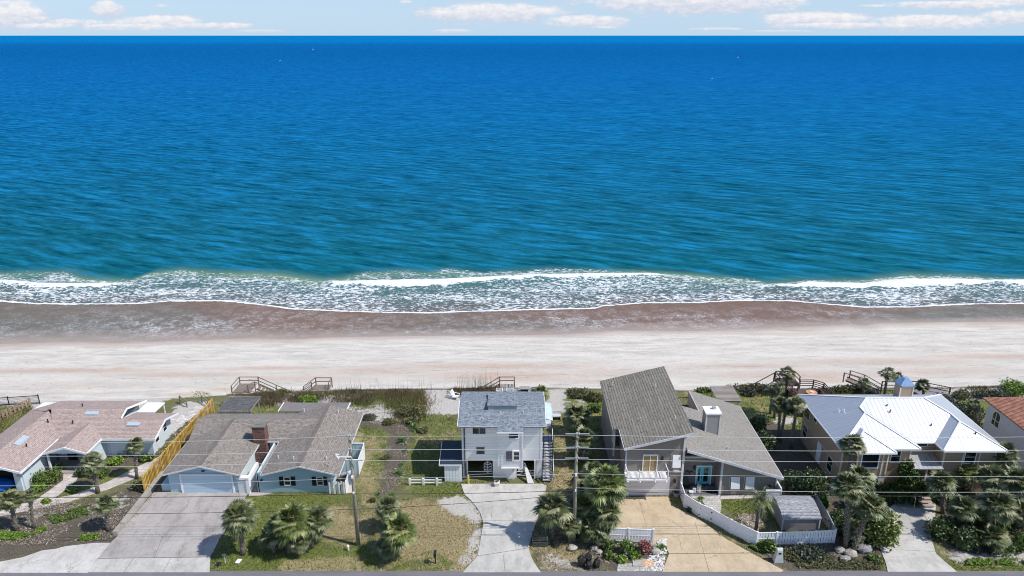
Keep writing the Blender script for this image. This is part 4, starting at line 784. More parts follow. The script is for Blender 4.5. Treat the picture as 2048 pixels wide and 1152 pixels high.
c_ = T.part('chimney', MB().box(18.75,20.1,61.6,62.9,3.2,6.0), chm)
T.part('corner_trim', MB().box(18.7,18.82,61.55,61.6,3.6,6.0).box(20.03,20.15,61.55,61.6,3.3,6.0), trimD, c_)
T.part('chimney_cap', MB().box(18.65,20.2,61.5,63.0,6.0,6.16), white, c_); T.part('flue', MB().box(19.5,19.8,62.3,62.6,6.16,6.42), grey, c_)
T.part('back_railing', MB().box(16.4,19.1,70.05,70.1,3.3,3.36).box(16.4,19.1,70.05,70.1,2.4,2.46), plain('dark_green_metal',(.05,.07,.04)))

# ================================================================ HOUSE E : tan house with a white metal hip roof
metE, nt, bs = newmat('white_standing_seam', .35, .65, .5); uv = uvs(nt); spu = nd(nt, 'SeparateXYZ', {0: uv})
fr = mt(nt, 'FRACT', mt(nt, 'DIVIDE', spu.outputs[0], .42)); ln = mr(nt, fr, 0, .16, 1, 0)
lx = mt(nt, 'MULTIPLY', mr(nt, mt(nt, 'FRACT', mt(nt, 'DIVIDE', spu.outputs[0], .42)), .0, .3, 1, 0), .0)
cE = mix(nt, mr(nt, noi(nt, mapv(nt, uv, (2.4, .5, 1)), 1, 5, .65), .3, .7), (.66,.67,.71), (.78,.78,.78))
setc(nt, bs, mix(nt, mt(nt, 'MULTIPLY', ln, .55), cE, (.42,.42,.44))); bump(nt, bs, ln, .02)
wallE = siding('tan_siding', (.42, .315, .22), .2, dirt=.08, depth=.02); trimE = plain('cream_trim', (.66,.60,.52), .6)
T = Thing('metal_roof_house', 'tan two-storey house with a bright white standing-seam metal hip roof', 'house', (37.5, 62, 0))
ze = 4.9; K = .45
def zE(d): return ze + K * d
rr = MB()
P_ = dict(a=(30,67.8), b=(45,67.8), c=(40.3,63.1), d=(34.7,63.1), e=(42.1,61.3), f=(39.2,58.4), g=(37.3,58.4), h=(33.65,62.05), i=(33.65,60.95), j=(30,57.3), k=(37.3,57.3), l=(42.1,59.85), m=(45,56.95), n=(39.2,56.95))
Zp = dict(a=0,b=0,c=4.7,d=4.7,e=2.9,f=0,g=0,h=3.65,i=3.65,j=0,k=0,l=2.9,m=0,n=0)
def P3(ch): return [(*P_[q], zE(Zp[q])) for q in ch]
for poly in ('adhij', 'dcefgh', 'bmlec', 'abcd', 'jki', 'kghi', 'nfel', 'nml'): rr.slab(P3(poly), .13)
rr.slab([(30.45,56.6,4.9),(34.75,56.6,4.9),(32.6,58.75,5.87)], .12).slab([(30.45,56.6,4.9),(32.6,58.75,5.87),(32.6,59.5,5.87),(30.45,58.3,4.9)], .12).slab([(34.75,56.6,4.9),(34.75,57.35,4.9),(32.6,59.5,5.87),(32.6,58.75,5.87)], .12)
rf = T.part('roof', rr, metE)
cap = MB()
for a, b in ('hd', 'hi', 'ij', 'ik', 'dc', 'cb', 'ce', 'el', 'ln', 'lm', 'da'):
    pa, pb = P3(a)[0], P3(b)[0]; cap.beam((pa[0],pa[1],pa[2]+.03), (pb[0],pb[1],pb[2]+.03), .16, .05)
cap.beam((32.6,58.75,5.9),(34.75,56.6,4.93),.14,.05).beam((32.6,58.75,5.9),(30.45,56.6,4.93),.14,.05)
T.part('ridge_cap', cap, white, rf)
gt = MB()
for pts in ([(30,67.8),(30,57.3),(30.45,57.3)], [(34.75,57.28),(37.3,57.28),(37.3,58.4),(39.2,58.38),(39.2,56.93),(45,56.93),(45,67.8)], [(30.45,57.3),(30.45,56.58),(34.77,56.58),(34.77,57.3)]):
    for a, b in zip(pts, pts[1:]): gt.beam((*a, 4.82), (*b, 4.82), .1, .14)
T.part('gutter', gt, white, rf)
vent(T, [(31.9,62.6,5.75),(32.25,62.3,5.9)], white, rf); vent(T, [(36.3,62.2,6.5),(36.3,61.5,6.3),(39.6,60.1,5.6),(42.9,58.6,5.6)], black, rf)
T.part('wall', MB().box(30.6,44.4,58.95,67.2,0,4.8).box(30.6,36.8,57.9,58.95,0,4.8).box(39.7,44.4,57.5,58.95,0,4.8).box(31.6,34.4,57.2,57.9,1.95,4.8), wallE)
T.part('base_wall', MB().box(32.2,34.6,57.5,57.895,0,1.93), plain('cream_garage',(.62,.56,.48)))
cb = MB()
for x, y in ((30.55,57.85),(31.6,57.15),(34.35,57.15),(36.75,57.85),(39.65,57.45),(44.35,57.45),(33.9,57.15),(42.9,57.45),(41.4,57.45)): cb.box(x-.02,x+.1,y-.02,y+.12,0 if x<31 or x>34.9 else 1.95,4.8)
cb.box(31.55,34.45,57.12,57.2,1.85,1.97).box(30.53,30.6,57.85,67.2,2.3,2.31)
T.part('trim_board', cb, trimE)
win(T, 32.8, 3.0, 4.5, 1.5, 57.2, '-y', rails=0, fr=.1); win(T, 35.5, 3.1, 4.4, .8, 57.9, '-y', rails=1); win(T, 38.3, 4.2, 4.6, 1.1, 58.95, '-y', rails=0); win(T, 42.1, 3.3, 4.5, .95, 57.5, '-y', rails=1)
for (y, z0, z1, wd) in ((66.3,3.0,4.5,1.3),(64.3,3.7,4.5,.7),(66.2,.8,2.1,1.0),(60.0,.8,2.2,1.0)): win(T, y, z0, z1, wd, 30.6, '-x', trimE, rails=1)
T.part('side_door', MB().box(30.5,30.6,62.0,62.9,.2,2.3), white)
T.part('porch_roof', MB().slab([(36.2,57.0,2.95),(39.6,57.0,2.95),(39.6,58.9,3.4),(36.2,58.9,3.4)], .1), metE)
T.part('porch_post', MB().ob((36.9,57.2,0),.14,.14,2.85,0,0.).ob((38.2,57.2,0),.14,.14,2.85,0,0.), trimE)
stt = MB()
for i in range(6): stt.box(36.5,38.3,55.2+i*.32,55.55+i*.32,.12+i*.17,.18+i*.17)
stt.box(36.3,39.4,57.1,58.9,1.05,1.15)
sp2 = T.part('front_steps', stt, plain('grey_wood_tread',(.38,.32,.29)))
T.part('step_rail', MB().beam((36.45,55.2,.95),(36.45,57.1,1.95),.05,.06).beam((36.45,55.25,0),(36.45,55.25,.95),.06,.06).beam((36.45,57.0,1),(36.45,57.0,1.95),.06,.06), trimE, sp2)
c_ = T.part('chimney', MB().box(38.9,40.2,64.9,66.0,5.5,7.4), siding('tan_chimney',(.42,.33,.25),.2,dirt=.05))
T.part('chimney_trim', MB().box(38.85,38.97,64.85,64.9,5.5,7.4).box(40.13,40.25,64.85,64.9,5.5,7.4).box(38.85,40.25,64.85,64.9,7.25,7.4), trimE, c_)
T.part('chimney_hood', MB().add([(38.8,64.8,7.4),(40.3,64.8,7.4),(40.3,66.1,7.4),(38.8,66.1,7.4),(39.35,65.2,8.05),(39.75,65.2,8.05),(39.75,65.7,8.05),(39.35,65.7,8.05)], [(0,1,5,4),(1,2,6,5),(2,3,7,6),(3,0,4,7),(4,5,6,7),(0,3,2,1)]), plain('blue_metal_cap',(.30,.45,.66),.3,.4), c_)

# ================================================================ HOUSE F : white stucco house with red tile roof
m, nt, bs = newmat('red_clay_tiles', .85, 0, .3); uv = uvs(nt); spu = nd(nt, 'SeparateXYZ', {0: uv})
a = mt(nt, 'FRACT', mt(nt, 'DIVIDE', spu.outputs[0], .5)); b = mt(nt, 'FRACT', mt(nt, 'DIVIDE', spu.outputs[1], .5))
h = mt(nt, 'SINE', mt(nt, 'MULTIPLY', a, math.pi))
cc = mix(nt, mr(nt, noi(nt, mapv(nt, uv, (2, 2, 1)), 1, 2, .5), .3, .7), (.33,.13,.08), (.50,.25,.17))
cc = mix(nt, mr(nt, h, .0, .35, .85, 0), cc, (.07,.03,.025)); cc = mix(nt, mr(nt, b, 0, .12, .45, 0), cc, (.12,.05,.04))
setc(nt, bs, cc); bump(nt, bs, h, .06)
stu = plain('white_stucco', (.66,.68,.72), .9, var=.06, bmp=.01)
T = Thing('tile_roof_house', 'white stucco house with red clay barrel-tile roof and arched window at the right edge', 'house', (53, 60, 0))
r = MB().slab([(48.85,67,5),(48.85,48.5,5),(53.5,53,7.1),(53.5,62.5,7.1)], .14).slab([(48.85,67,5),(53.5,62.5,7.1),(60,62.5,7.1),(65,67,5)], .14).slab([(48.85,48.5,5),(65,48.5,5),(60,53,7.1),(53.5,53,7.1)], .14).slab([(65,48.5,5),(65,67,5),(60,62.5,7.1),(60,53,7.1)], .14).slab([(53.5,53,7.1),(60,53,7.1),(60,62.5,7.1),(53.5,62.5,7.1)], .1)
rf = T.part('roof', r, m); T.part('wall', MB().box(49.3,64.6,49,66.5,0,4.9), stu)
fr_ = MB(); gl_ = MB(); yc, zc = 64.9, 3.9
prof = [(yc-.5,2.9),(yc+.5,2.9)] + [(yc+.5*math.cos(t), zc+.5*math.sin(t)) for t in np.linspace(0, math.pi, 9)]
prof2 = [(yc-.65,2.75),(yc+.65,2.75)] + [(yc+.65*math.cos(t), zc+.65*math.sin(t)) for t in np.linspace(0, math.pi, 9)]
w_ = T.part('arched_window', MB().prismx(prof2, 49.24, 49.31), white); T.part('pane', MB().prismx(prof, 49.2, 49.25), glass, w_)
T.part('mullion', MB().box(49.17,49.21,yc-.5,yc+.5,3.45,3.53).box(49.17,49.21,yc-.03,yc+.03,2.9,4.4), white, w_)
# ---------------------------------------------------------------- driveways, walks, curbs
def flat(name, pts, mat, z=.03, t=.2): return single(name, MB().slab([(*XY(a, b), z) for a, b in pts], t), mat, kind='structure', uv=False)
def dens_poly(pts): return pts
flat('driveway', [(308,984),(497,985),(456,1051),(438,1079),(421,1114),(401,1114),(196,1117),(222,1085),(233,1075)], conc)
flat('driveway', [(196,1118),(421,1115),(419,1145),(176,1145)], conc2, .028)
apron = concrete('chalky_concrete', (.46,.44,.42), (.62,.60,.57), (.22,.19,.18), stain=.7)
flat('apron', [(-300,1128),(0,1124),(45,1115),(85,1101),(112,1098),(130,1093),(190,1086),(221,1086),(195,1117),(175,1146),(-300,1146)], apron, .024)
flat('driveway', [(922,968),(1085,968),(1093,972),(1089,993),(1080,1020),(1072,1045),(1062,1077),(1057,1096),(955,1112),(963.5,1067),(966,1050),(965.5,1041),(961,1027),(953,1014),(942,1001),(929,989)], conc2)
flat('driveway', [(955,1113),(1057,1097),(1062,1113),(1068,1125),(1082,1145),(926,1145)], conc2, .028)
flat('driveway', [(1213,1000.5),(1214,996),(1292,994),(1336,993.7),(1342,1012),(1368,1023),(1395,1036),(1453,1079),(1502,1106),(1338,1107),(1334,1100),(1332,1086),(1306,1084),(1195,1082),(1205,1049)], gold)
flat('driveway', [(1338,1108),(1504,1107),(1567,1141),(1563,1144),(1324,1144)], gold, .027)
flat('driveway', [(1775.5,1144),(1772,1128),(1759,1093),(1775,1082),(1791,1075),(1785,1040),(1778,1017),(1795,1003),(1872,1006),(1870,1037),(1860,1060),(1862,1075),(1872,1108),(1914,1144)], conc2)
walk = paver('flagstone', (.52,.46,.42), (.68,.62,.57), .7, .5)
flat('walk', [(127.5,944),(163,944),(150,964),(116,991),(85,1005),(66,1003),(99,981),(126,961)], walk)
flat('walk', [(320,913),(324,927),(286,950),(218,978),(136,1004),(51,1022),(0,1032),(-120,1040),(-120,1020),(0,1014),(68,1004),(146,990),(211,966),(279,932)], walk, .026)
flat('porch_step', [(122,930),(165,930),(163,944),(127,944)], cwall, .08)
flat('entry_walk', [(1379,992),(1440,991),(1441,1000),(1443,1012),(1441,1024),(1434,1032),(1418,1024),(1405,1003),(1385,996)], pave_grey, .035)
flat('porch_floor', [(1358,972),(1433,972),(1436,992),(1362,992)], plain('slate_floor',(.16,.16,.17),.7,var=.3,scale=3), .05)
flat('house_walk', [(1441,992),(1545,990),(1545,995),(1441,999)], plain('pale_paver_strip',(.50,.47,.45),.9,var=.25,scale=5), .03)
flat('beach_pavers', [(331,868),(350,815),(365,806),(415,806),(398,832),(368,858)], pave_white, .03)
flat('paver_edging', [(1236,1128),(1326,1124),(1324,1143),(1234,1143)], pave_grey, .03)
flat('entry_pad', [(497,985),(545,986),(520,993),(498,992)], plain('pinkish_pad',(.45,.40,.37)), .03)
flat('side_pad', [(690,972),(706,968),(709,985),(688,987)], plain('beige_pad',(.50,.43,.38)), .03)
jt = MB()
def joint(a, b, wd=.025, z=.036):
    p, q = XY(*a), XY(*b); jt.beam((*p, z-.004), (*q, z-.004), wd, .01)
for a, b in (((267,1117),(248,1145)),((342,1117),(326,1145)),((1007,1110),(1010,1144)),((1279,1001),(1293,1055)),((327,1072),(308,1116)),((1332,1108),(1502,1107)),((1390,1045),(1418,1143)),((1792,1100),(1880,1104)),((1842,1015),(1870,1075)),((963,1041),(1064,1043)),((1296,1055),(1450,1050)),((985,1012),(982,1040))): joint(a, b)
single('expansion_joints', jt, plain('joint_tar', (.20,.17,.14)), kind='structure', uv=False)
# concrete retaining curb by the blue house driveway
p0, p1 = XY(328,949), XY(231,1072)
single('retaining_curb', MB().beam((p0[0],p0[1],.17),(p1[0],p1[1],.17),.42,.5), cwall, 'low grey concrete retaining wall along the stained driveway below the yellow fence', 'wall', off=(p1[0],p1[1],0))
gutter_line = MB()
# ---------------------------------------------------------------- bulkhead along the beach
xsb = np.linspace(-34, 62, 97); yb_ = WALL(xsb); mb = MB()
for i in range(96):
    a = (xsb[i], yb_[i]+.08); b = (xsb[i+1], yb_[i+1]+.08)
    mb.slab([(a[0],a[1]-.05,.02),(b[0],b[1]-.05,.02),(b[0],b[1]+.07,.02),(a[0],a[1]+.07,.02)], 2.6)
T = Thing('bulkhead', 'long weathered timber seawall holding the yards above the beach', 'seawall', (0, 78.4, 0))
T.part('planking', mb, plain('seawall_timber', (.20,.16,.13), .9, var=.4, scale=3))
cp = MB()
for i in range(96): cp.beam((xsb[i],yb_[i]+.06,.08),(xsb[i+1],yb_[i+1]+.06,.08),.24,.09)
T.part('cap_rail', cp, plain('seawall_cap', (.33,.29,.26), .9, var=.3, scale=3))
# ---------------------------------------------------------------- fences
def fence(name, label, pts, h, mat, board=.14, gap=.02, post_h=.1, spacing=2.0, cap=True, style='vinyl', z0=0.0):
    T = Thing(name, label, 'fence', (pts[0][0], pts[0][1], 0)); pan = MB(); rl = MB(); n = 0
    for a, b in zip(pts, pts[1:]):
        A = Vector((a[0],a[1],0)); B = Vector((b[0],b[1],0)); L = (B-A).length; d = (B-A)/L; rz = math.atan2(d.y, d.x); nrm = Vector((-d.y, d.x, 0))
        k = max(1, round(L/(board+gap))); st = L/k
        for i in range(k):
            c = A + d*(i+.5)*st
            if style == 'shadow': c = c + nrm*(.1 if i % 2 else -.1); pan.ob((c.x,c.y,0), st*.85, .03, h*(1+.02*((i*7)%3)), rz, z0+.05)
            else: pan.ob((c.x,c.y,0), st-gap, .03, h-.08, rz, z0+.05)
        for z in ((h-.02, .08), (.12, .08)) + (((h*.52, .08),) if style == 'vinyl' else ((h*.5, .08),)):
            c = (A+B)/2; rl.ob((c.x,c.y,0), L, .07 if style == 'vinyl' else .06, z[1], rz, z0+z[0])
        m_ = max(1, round(L/spacing))
        for i in range(m_ + (1 if b is pts[-1] else 0)):
            c = A + d*(L*i/m_); T.part('post', MB().ob((c.x,c.y,0), .12,.12,h+post_h,rz,z0).ob((c.x,c.y,0),.15,.15,.04,rz,z0+h+post_h), mat)
    T.part('panel', pan, mat); T.part('rail', rl, mat); return T
yel = leafmat('yellow_pine', (.36,.20,.03), (.66,.44,.11), None, .75, .3)
fence('picket_fence', 'bright yellow shadowbox picket fence running between the pink-roofed house and the blue house', [XY(291,987), XY(337,930), XY(428,826)], 1.72, yel, .12, .0, .12, 2.4, style='shadow')
vin = plain('white_vinyl', (.84,.85,.90), .35, var=.04)
fence('vinyl_fence', 'white vinyl fence angling down from the turquoise door porch to the corner by the shed', [XY(1361,992), XY(1368,1014), XY(1397,1033), XY(1420,1043), XY(1460,1066), XY(1511,1091)], 1.32, vin, .19, .015, .06, 1.9)
fence('vinyl_fence', 'white vinyl fence panels in front of the grey shed facing the street', [XY(1512,1091), XY(1590,1089.5), XY(1667,1086)], 1.25, vin, .2, .045, .06, 1.7)
fence('vinyl_fence', 'short white vinyl fence behind the red-leaved shrub at the edge of the tan driveway', [XY(1206,1083), XY(1305,1087)], 1.35, vin, .2, .045, .08, 1.75)
fence('side_fence', 'grey-white board fence running back beside the shed', [XY(1668,1084), XY(1650,1048), XY(1626,1010)], 1.25, plain('aged_vinyl',(.42,.42,.43),.7,var=.15), .16, .02, .05, 1.8)
hg = MB()
for px, py, z in ((1399,1033,.95),(1397,1033,.25),(1421,1043.5,1.0),(1421,1043.5,.35)): x, y = XY(px, py); hg.ob((x,y-.07,z), .1,.05,.09)
single('gate_hinges', hg, black, 'black hinges and latch on the white vinyl garden gate', 'hardware', off=(*XY(1410,1038),0))
# white open screens at the blue house
T = Thing('board_screen', 'small white board screen at the front right corner of the blue house', 'fence', (*XY(675,990),0)); b_ = MB()
xa, ya = XY(661,989)
for i in range(7): b_.ob((xa+i*.22, ya+(.05 if i%2 else -.05), 0), .14,.03,1.35,0,.05)
for i in range(4): b_.ob((xa+1.45, ya+.15+i*.35,0), .03,.3,1.35,0,.05)
T.part('boards', b_, white); T.part('rail', MB().box(xa-.1,xa+1.5,ya-.01,ya+.01,1.1,1.2), white)
T = Thing('shower_enclosure', 'pale blue and white boarded outdoor enclosure on the right side of the blue house', 'enclosure', (*XY(707,950),0))
ex0, ey0 = XY(684,951); ex1 = XY(718,951)[0]; ey1 = ey0 + 2.9
pb = siding('pale_blue_boards', (.52,.70,.75), .35, True, .02, .08, .15)
T.part('front_wall', MB().box(ex0,ex1,ey0,ey0+.05,.1,1.75), pb); T.part('back_wall', MB().box(ex0,ex1,ey1,ey1+.05,.1,1.75), pb)
T.part('side_wall', MB().box(ex1,ex1+.05,ey0-.02,ey1+.07,.1,1.8), white); T.part('cap_rail', MB().box(ex0,ex1,ey1-.04,ey1+.09,1.76,1.84).box(ex0,ex1,ey0-.03,ey0+.08,1.76,1.8), white)
x, y = XY(700,968)
T = Thing('propane_tank', 'pale blue upright gas cylinder beside the side enclosure of the blue house', 'tank', (x,y,0)); T.part('cylinder', MB().cyl((x,y),.24,.05,1.35,14).sph((x,y,1.35),.24,.24,.15,14,4,0), plain('pale_blue_metal2',(.40,.53,.63),.4)); T.part('valve', MB().cyl((x,y),.06,1.45,1.6,8), grey)
x, y = XY(690,962)
T = Thing('air_conditioner', 'dark air conditioning unit between the blue house and its gas cylinder', 'air conditioner', (x,y,0)); T.part('casing', MB().ob((x,y,0),.8,.8,.75,.1,.05), plain('ac_grey',(.12,.12,.125),.6)); T.part('fan_grille', MB().cyl((x,y),.33,.8,.84,16), grey)
x, y = XY(699,960,.9)
single('satellite_dish', MB().sph((x+.25,y+.4,1.1),.42,.42,.16,14,4,-.9).tube([(x+.25,y+.4,0),(x+.25,y+.4,1.0)],.03,6), plain('dish_grey',(.14,.14,.15),.5), 'dark round dish on a pole behind the air conditioner of the blue house', 'satellite dish', smooth=True, off=(x,y,0))
# split rail by the lean-to
T = Thing('rail_fence', 'low white two-rail fence left of the lean-to at the tall white house', 'fence', (*XY(818,968),0)); x0_, y0_ = XY(819,970); x1_ = XY(884,968)[0]
for i in range(3): x = x0_+.05+i*(x1_-x0_-.5)/2; T.part('post', MB().box(x-.1,x+.1,y0_-.07,y0_+.07,0,.75), white)
T.part('rail', MB().box(x0_,x1_,y0_-.03,y0_+.03,.52,.62).box(x0_,x1_,y0_-.03,y0_+.03,.22,.3), white)
# trash enclosure at angular house
T = Thing('bin_enclosure', 'white boxed screen holding dark bins at the right corner of the taupe house', 'enclosure', (*XY(1545,1003),0)); x0_, y0_ = XY(1530,1003); x1_ = x0_+1.35
T.part('front_panel', MB().box(x0_,x1_,y0_,y0_+.06,0,1.15), vin); T.part('side_panel', MB().box(x1_,x1_+.06,y0_-.02,y0_+1.9,0,1.3), vin); T.part('cap', MB().box(x0_-.05,x1_+.08,y0_-.05,y0_+.1,1.15,1.22).box(x1_-.02,x1_+.1,y0_+.1,y0_+1.95,1.3,1.36), white)
single('trash_bin', MB().ob((x0_+.45,y0_+.6,0),.6,.6,1.0,.1,0.0).ob((x0_+.45,y0_+.6,0),.68,.68,.1,.15,1.0), plain('dark_bin',(.03,.035,.03),.5), 'dark wheeled bin inside the white screen by the taupe house', 'bin', off=(x0_+.45,y0_+.6,0))
# ---------------------------------------------------------------- shed
T = Thing('garden_shed', 'small grey shingled shed with rounded roof inside the white vinyl fence corner', 'shed', (25,53.2,0))
shS = shingle('grey_shed_shingles', (.24,.24,.27), (.42,.42,.46), .3, .14, (.18,.18,.2), .25, .3)
xa, xb = 23.35, 26.55
T.part('roof', MB().slab([(xa-.08,52.0,1.28),(xb+.08,52.0,1.28),(xb+.08,52.7,1.62),(xa-.08,52.7,1.62)], .07).slab([(xa-.08,52.7,1.62),(xb+.08,52.7,1.62),(xb+.08,54.0,1.86),(xa-.08,54.0,1.86)], .07).slab([(xa-.08,54.0,1.86),(xb+.08,54.0,1.86),(xb+.08,54.9,1.6),(xa-.08,54.9,1.6)], .07), shS)
T.part('wall', MB().prismx([(52.12,0),(54.8,0),(54.8,1.55),(54.0,1.78),(52.7,1.54),(52.12,1.26)], xa, xb), siding('shed_siding',(.36,.34,.33),.2,dirt=.2))
T.part('trim', MB().box(xa-.04,xa+.06,52.05,52.12,0,1.2).box(xb-.06,xb+.04,52.05,52.12,0,1.2).box(xa+.061,xb-.061,52.05,52.12,1.12,1.2), trimD)
# ---------------------------------------------------------------- pergolas
def pergola(label, x0, x1, y0, y1, z, nx, ny, mat, sl=.06, solid=None):
    T = Thing('pergola', label, 'pergola', ((x0+x1)/2, (y0+y1)/2, 0)); a = MB(); b = MB()
    for i in range(nx): x = x0+(x1-x0)*i/(nx-1); a.box(x-sl/2,x+sl/2,y0,y1,z,z+.12)
    for i in range(ny): y = y0+(y1-y0)*i/(ny-1); b.box(x0-.15,x1+.15,y-sl/2,y+sl/2,z+.122,z+.18)
    T.part('rafters', a, mat); T.part('slats', b, mat)
    T.part('beam', MB().box(x0-.1,x1+.1,y0+.2,y0+.3,z-.15,z-.002).box(x0-.1,x1+.1,y1-.3,y1-.2,z-.15,z-.002), mat)
    for x in (x0+.15,x1-.15):
        for y in (y0+.25,y1-.25): T.part('post', MB().box(x-.06,x+.06,y-.06,y+.06,0,z-.152), mat)
    if solid: T.part('shade_cloth', MB().slab([(x0,y0+.3,z+.21),(x1,y0+.3,z+.21),(x1,y1-.3,z+.21),(x0,y1-.3,z+.21)], .02), solid)
m, nt, bs = newmat('shade_mesh', .9, 0, .1); p = pos(nt)
setc(nt, bs, mix(nt, mr(nt, noi(nt, mapv(nt, p, (1,5,1)), 1.6, 5, .75), .35, .7), (.055,.056,.06), (.19,.19,.195)))
pergola('dark grey pergola covered with shade cloth behind the blue house', -31.6, -28.2, 68.9, 72.2, 2.15, 11, 12, plain('grey_lumber',(.30,.29,.28),.9,var=.2), solid=m)
pergola('pale open-lattice pergola on the lawn behind the taupe house', 23.0, 25.4, 71.6, 75.1, 2.0, 9, 13, plain('driftwood_lattice',(.42,.37,.36),.9,var=.15), .09)
# ---------------------------------------------------------------- beach stairs and decks
def rails(T, pts, h=1.0, mat=None, mid=True, n=1):
    mat = mat or wood; r = MB()
    for a, b in zip(pts, pts[1:]):
        r.beam((a[0],a[1],a[2]+h),(b[0],b[1],b[2]+h),.09,.07)
        if mid:
            for k in range(n): f_ = (k+1)/(n+1); r.beam((a[0],a[1],a[2]+h*f_),(b[0],b[1],b[2]+h*f_),.05,.09)
    for a in pts: T.part('post', MB().box(a[0]-.055,a[0]+.055,a[1]-.055,a[1]+.055,a[2]-.3,a[2]+h+.02), mat)
    T.part('handrail', r, mat)
def stairs_down(T, a, b, wd, n, mat):
    s = MB(); A = Vector(a); B = Vector(b); d = (B-A); dh = Vector((d.x,d.y,0)); L = dh.length; u = dh/L; rz = math.atan2(u.y,u.x)
    for i in range(n): c = A + d*(i+.5)/n; s.ob(tuple(c), L/n*.95, wd, .05, rz)
    nn = Vector((-u.y,u.x,0))*wd/2
    s.beam(A+nn, B+nn, .05,.2); s.beam(A-nn, B-nn, .05,.2); T.part('steps', s, mat)
T = Thing('beach_stairs', 'brown timber landing and stairs to the beach behind the shade-cloth pergola', 'stairs', (-32.5,79.5,0))
T.part('landing', MB().box(-33.5,-31.4,77.6,79.9,-.02,.06), wood)
rails(T, [(-33.5,77.4,0),(-33.4,79.8,0),(-31.1,79.8,0),(-29.0,79.8,-1.1),(-27.4,79.8,-1.9)], 1.0); rails(T, [(-31.6,77.6,0),(-31.1,78.5,0),(-28.9,78.5,-1.1)], 1.0, mid=False)
stairs_down(T, (-31.0,79.15,0), (-27.4,79.15,-2.0), 1.1, 9, wood)
T = Thing('beach_stairs', 'brown timber stairs with a narrow landing behind the flat-roofed patio of the blue house', 'stairs', (-23.5,79.3,0))
T.part('landing', MB().box(-24.0,-22.1,78.2,79.6,-.02,.06), wood)
rails(T, [(-22.1,78.2,0),(-22.05,79.6,0),(-24.0,79.6,0),(-25.6,79.6,-1.2)], 1.0); rails(T, [(-24.2,78.4,0),(-25.6,78.4,-1.2)], 1.0); stairs_down(T, (-24.0,79.0,0), (-26.6,79.0,-2.0), 1.1, 8, wood)
T = Thing('beach_stairs', 'reddish timber stairs with rail behind the tall white house', 'stairs', (-.5,79.2,0))
T.part('landing', MB().box(-1.5,.35,78.5,79.8,-.02,.06), wood); rw = plain('reddish_wood',(.17,.09,.065),.8,var=.2)
rails(T, [(.3,78.6,0),(.3,79.8,0),(-1.5,79.8,0),(-3.2,79.8,-1.1),(-4.4,79.8,-1.9)], 1.0, rw); stairs_down(T, (-1.5,79.3,0), (-4.6,79.3,-2.0), 1.0, 9, rw)
pk = MB()
for i in range(10): pk.box(-1.4+i*.17,-1.32+i*.17,78.55,78.6,.05,.7)
T.part('pickets', pk, white)
T = Thing('beach_rails', 'pair of short sloping timber handrails at the paved end of the yellow fence', 'handrail', (-36.5,75.8,0))
rails(T, [(-38.6,74.9,0),(-37.4,73.9,-.15)], 1.0); rails(T, [(-36.1,75.0,0),(-35.0,74.0,-.15)], 1.0)
T = Thing('low_rail', 'small timber rail between the yellow fence end and the shade-cloth pergola', 'handrail', (-32.8,74,0)); rails(T, [(-33.4,74.2,0),(-31.6,74.9,0)], .75, mid=False)
T = Thing('sun_deck', 'raised dark brown sun deck with long benches and railings by the seawall', 'deck', (33.6,75,0))
dk = MB()
for i in range(22): y = 71.6+i*.24; dk.box(32.6,36.6,y,y+.22,.86,.92)
T.part('deck_boards', dk, plain('brown_deck',(.13,.085,.075),.7,var=.25,scale=3))
for x in (32.7,36.5):
    for y in (71.7,74.3,76.8): T.part('support_post', MB().box(x-.08,x+.08,y-.08,y+.08,0,.86), dwood)
rails(T, [(36.7,71.6,.9),(36.7,74.2,.9),(36.7,76.4,.9),(35.8,77.2,.9),(34.2,77.2,.9),(33.6,76.2,.9)], 1.0, dwood, n=3); rails(T, [(32.5,71.6,.9),(32.5,74.2,.9),(32.5,76.9,.9)], 1.0, dwood, n=3)
for xb_ in (32.75, 36.0):
    b_ = MB().box(xb_,xb_+.5,71.8,76.2,1.3,1.36)
    for y in (71.9,74,76): b_.box(xb_+.05,xb_+.45,y,y+.08,.92,1.3)
    T.part('bench', b_, dwood)
T.part('upper_landing', MB().box(31.6,34.2,76.9,78.9,1.2,1.3).box(31.7,31.8,77,77.1,-1,1.2).box(34,34.1,78.7,78.8,-2,1.2), dwood)
rails(T, [(31.7,77.1,1.3),(31.8,78.8,1.3),(34.1,78.8,1.3),(34.2,77.4,1.3)], .95, dwood); rails(T, [(31.6,77.0,1.3),(29.6,76.6,.2),(28.4,76.5,-.2)], .95, dwood, mid=False); rails(T, [(31.6,78.6,1.2),(29.4,78.2,.1),(27.6,78.0,-.6)], .95, dwood, mid=False)
T = Thing('fire_table', 'round orange-topped table on the dark brown sun deck', 'table', (34.7,74.9,.92)); T.part('table_top', MB().cyl((34.7,74.9),.62,1.4,1.48,18), plain('orange_top',(.60,.28,.12),.7)); T.part('base', MB().cyl((34.7,74.9),.28,.92,1.4,12,.2), black); T.part('bowl', MB().cyl((34.7,74.9),.26,1.48,1.56,14), plain('bowl_white',(.55,.56,.56)))
T = Thing('lookout_deck', 'grey beach lookout platform with thin dark rails behind the white metal roof', 'deck', (49,77,0)); gw = plain('grey_deck',(.27,.26,.27),.85,var=.25,scale=3)
dk = MB()
for i in range(14): dk.box(47.6+i*.28,47.85+i*.28,74.2,77.6,.5,.56)
T.part('deck_boards', dk, gw); T.part('support_post', MB().box(47.7,47.8,74.3,74.4,0,.5).box(51.3,51.4,74.3,74.4,0,.5).box(51.3,51.4,77.4,77.5,-2,.5).box(47.7,47.8,77.4,77.5,-2,.5), dwood)
rails(T, [(44.2,77.6,.5),(48.6,77.6,.5),(51.4,76.0,.5)], 1.0, dwood); rails(T, [(47.6,74.2,.5),(51.5,74.2,.5)], .95, dwood)
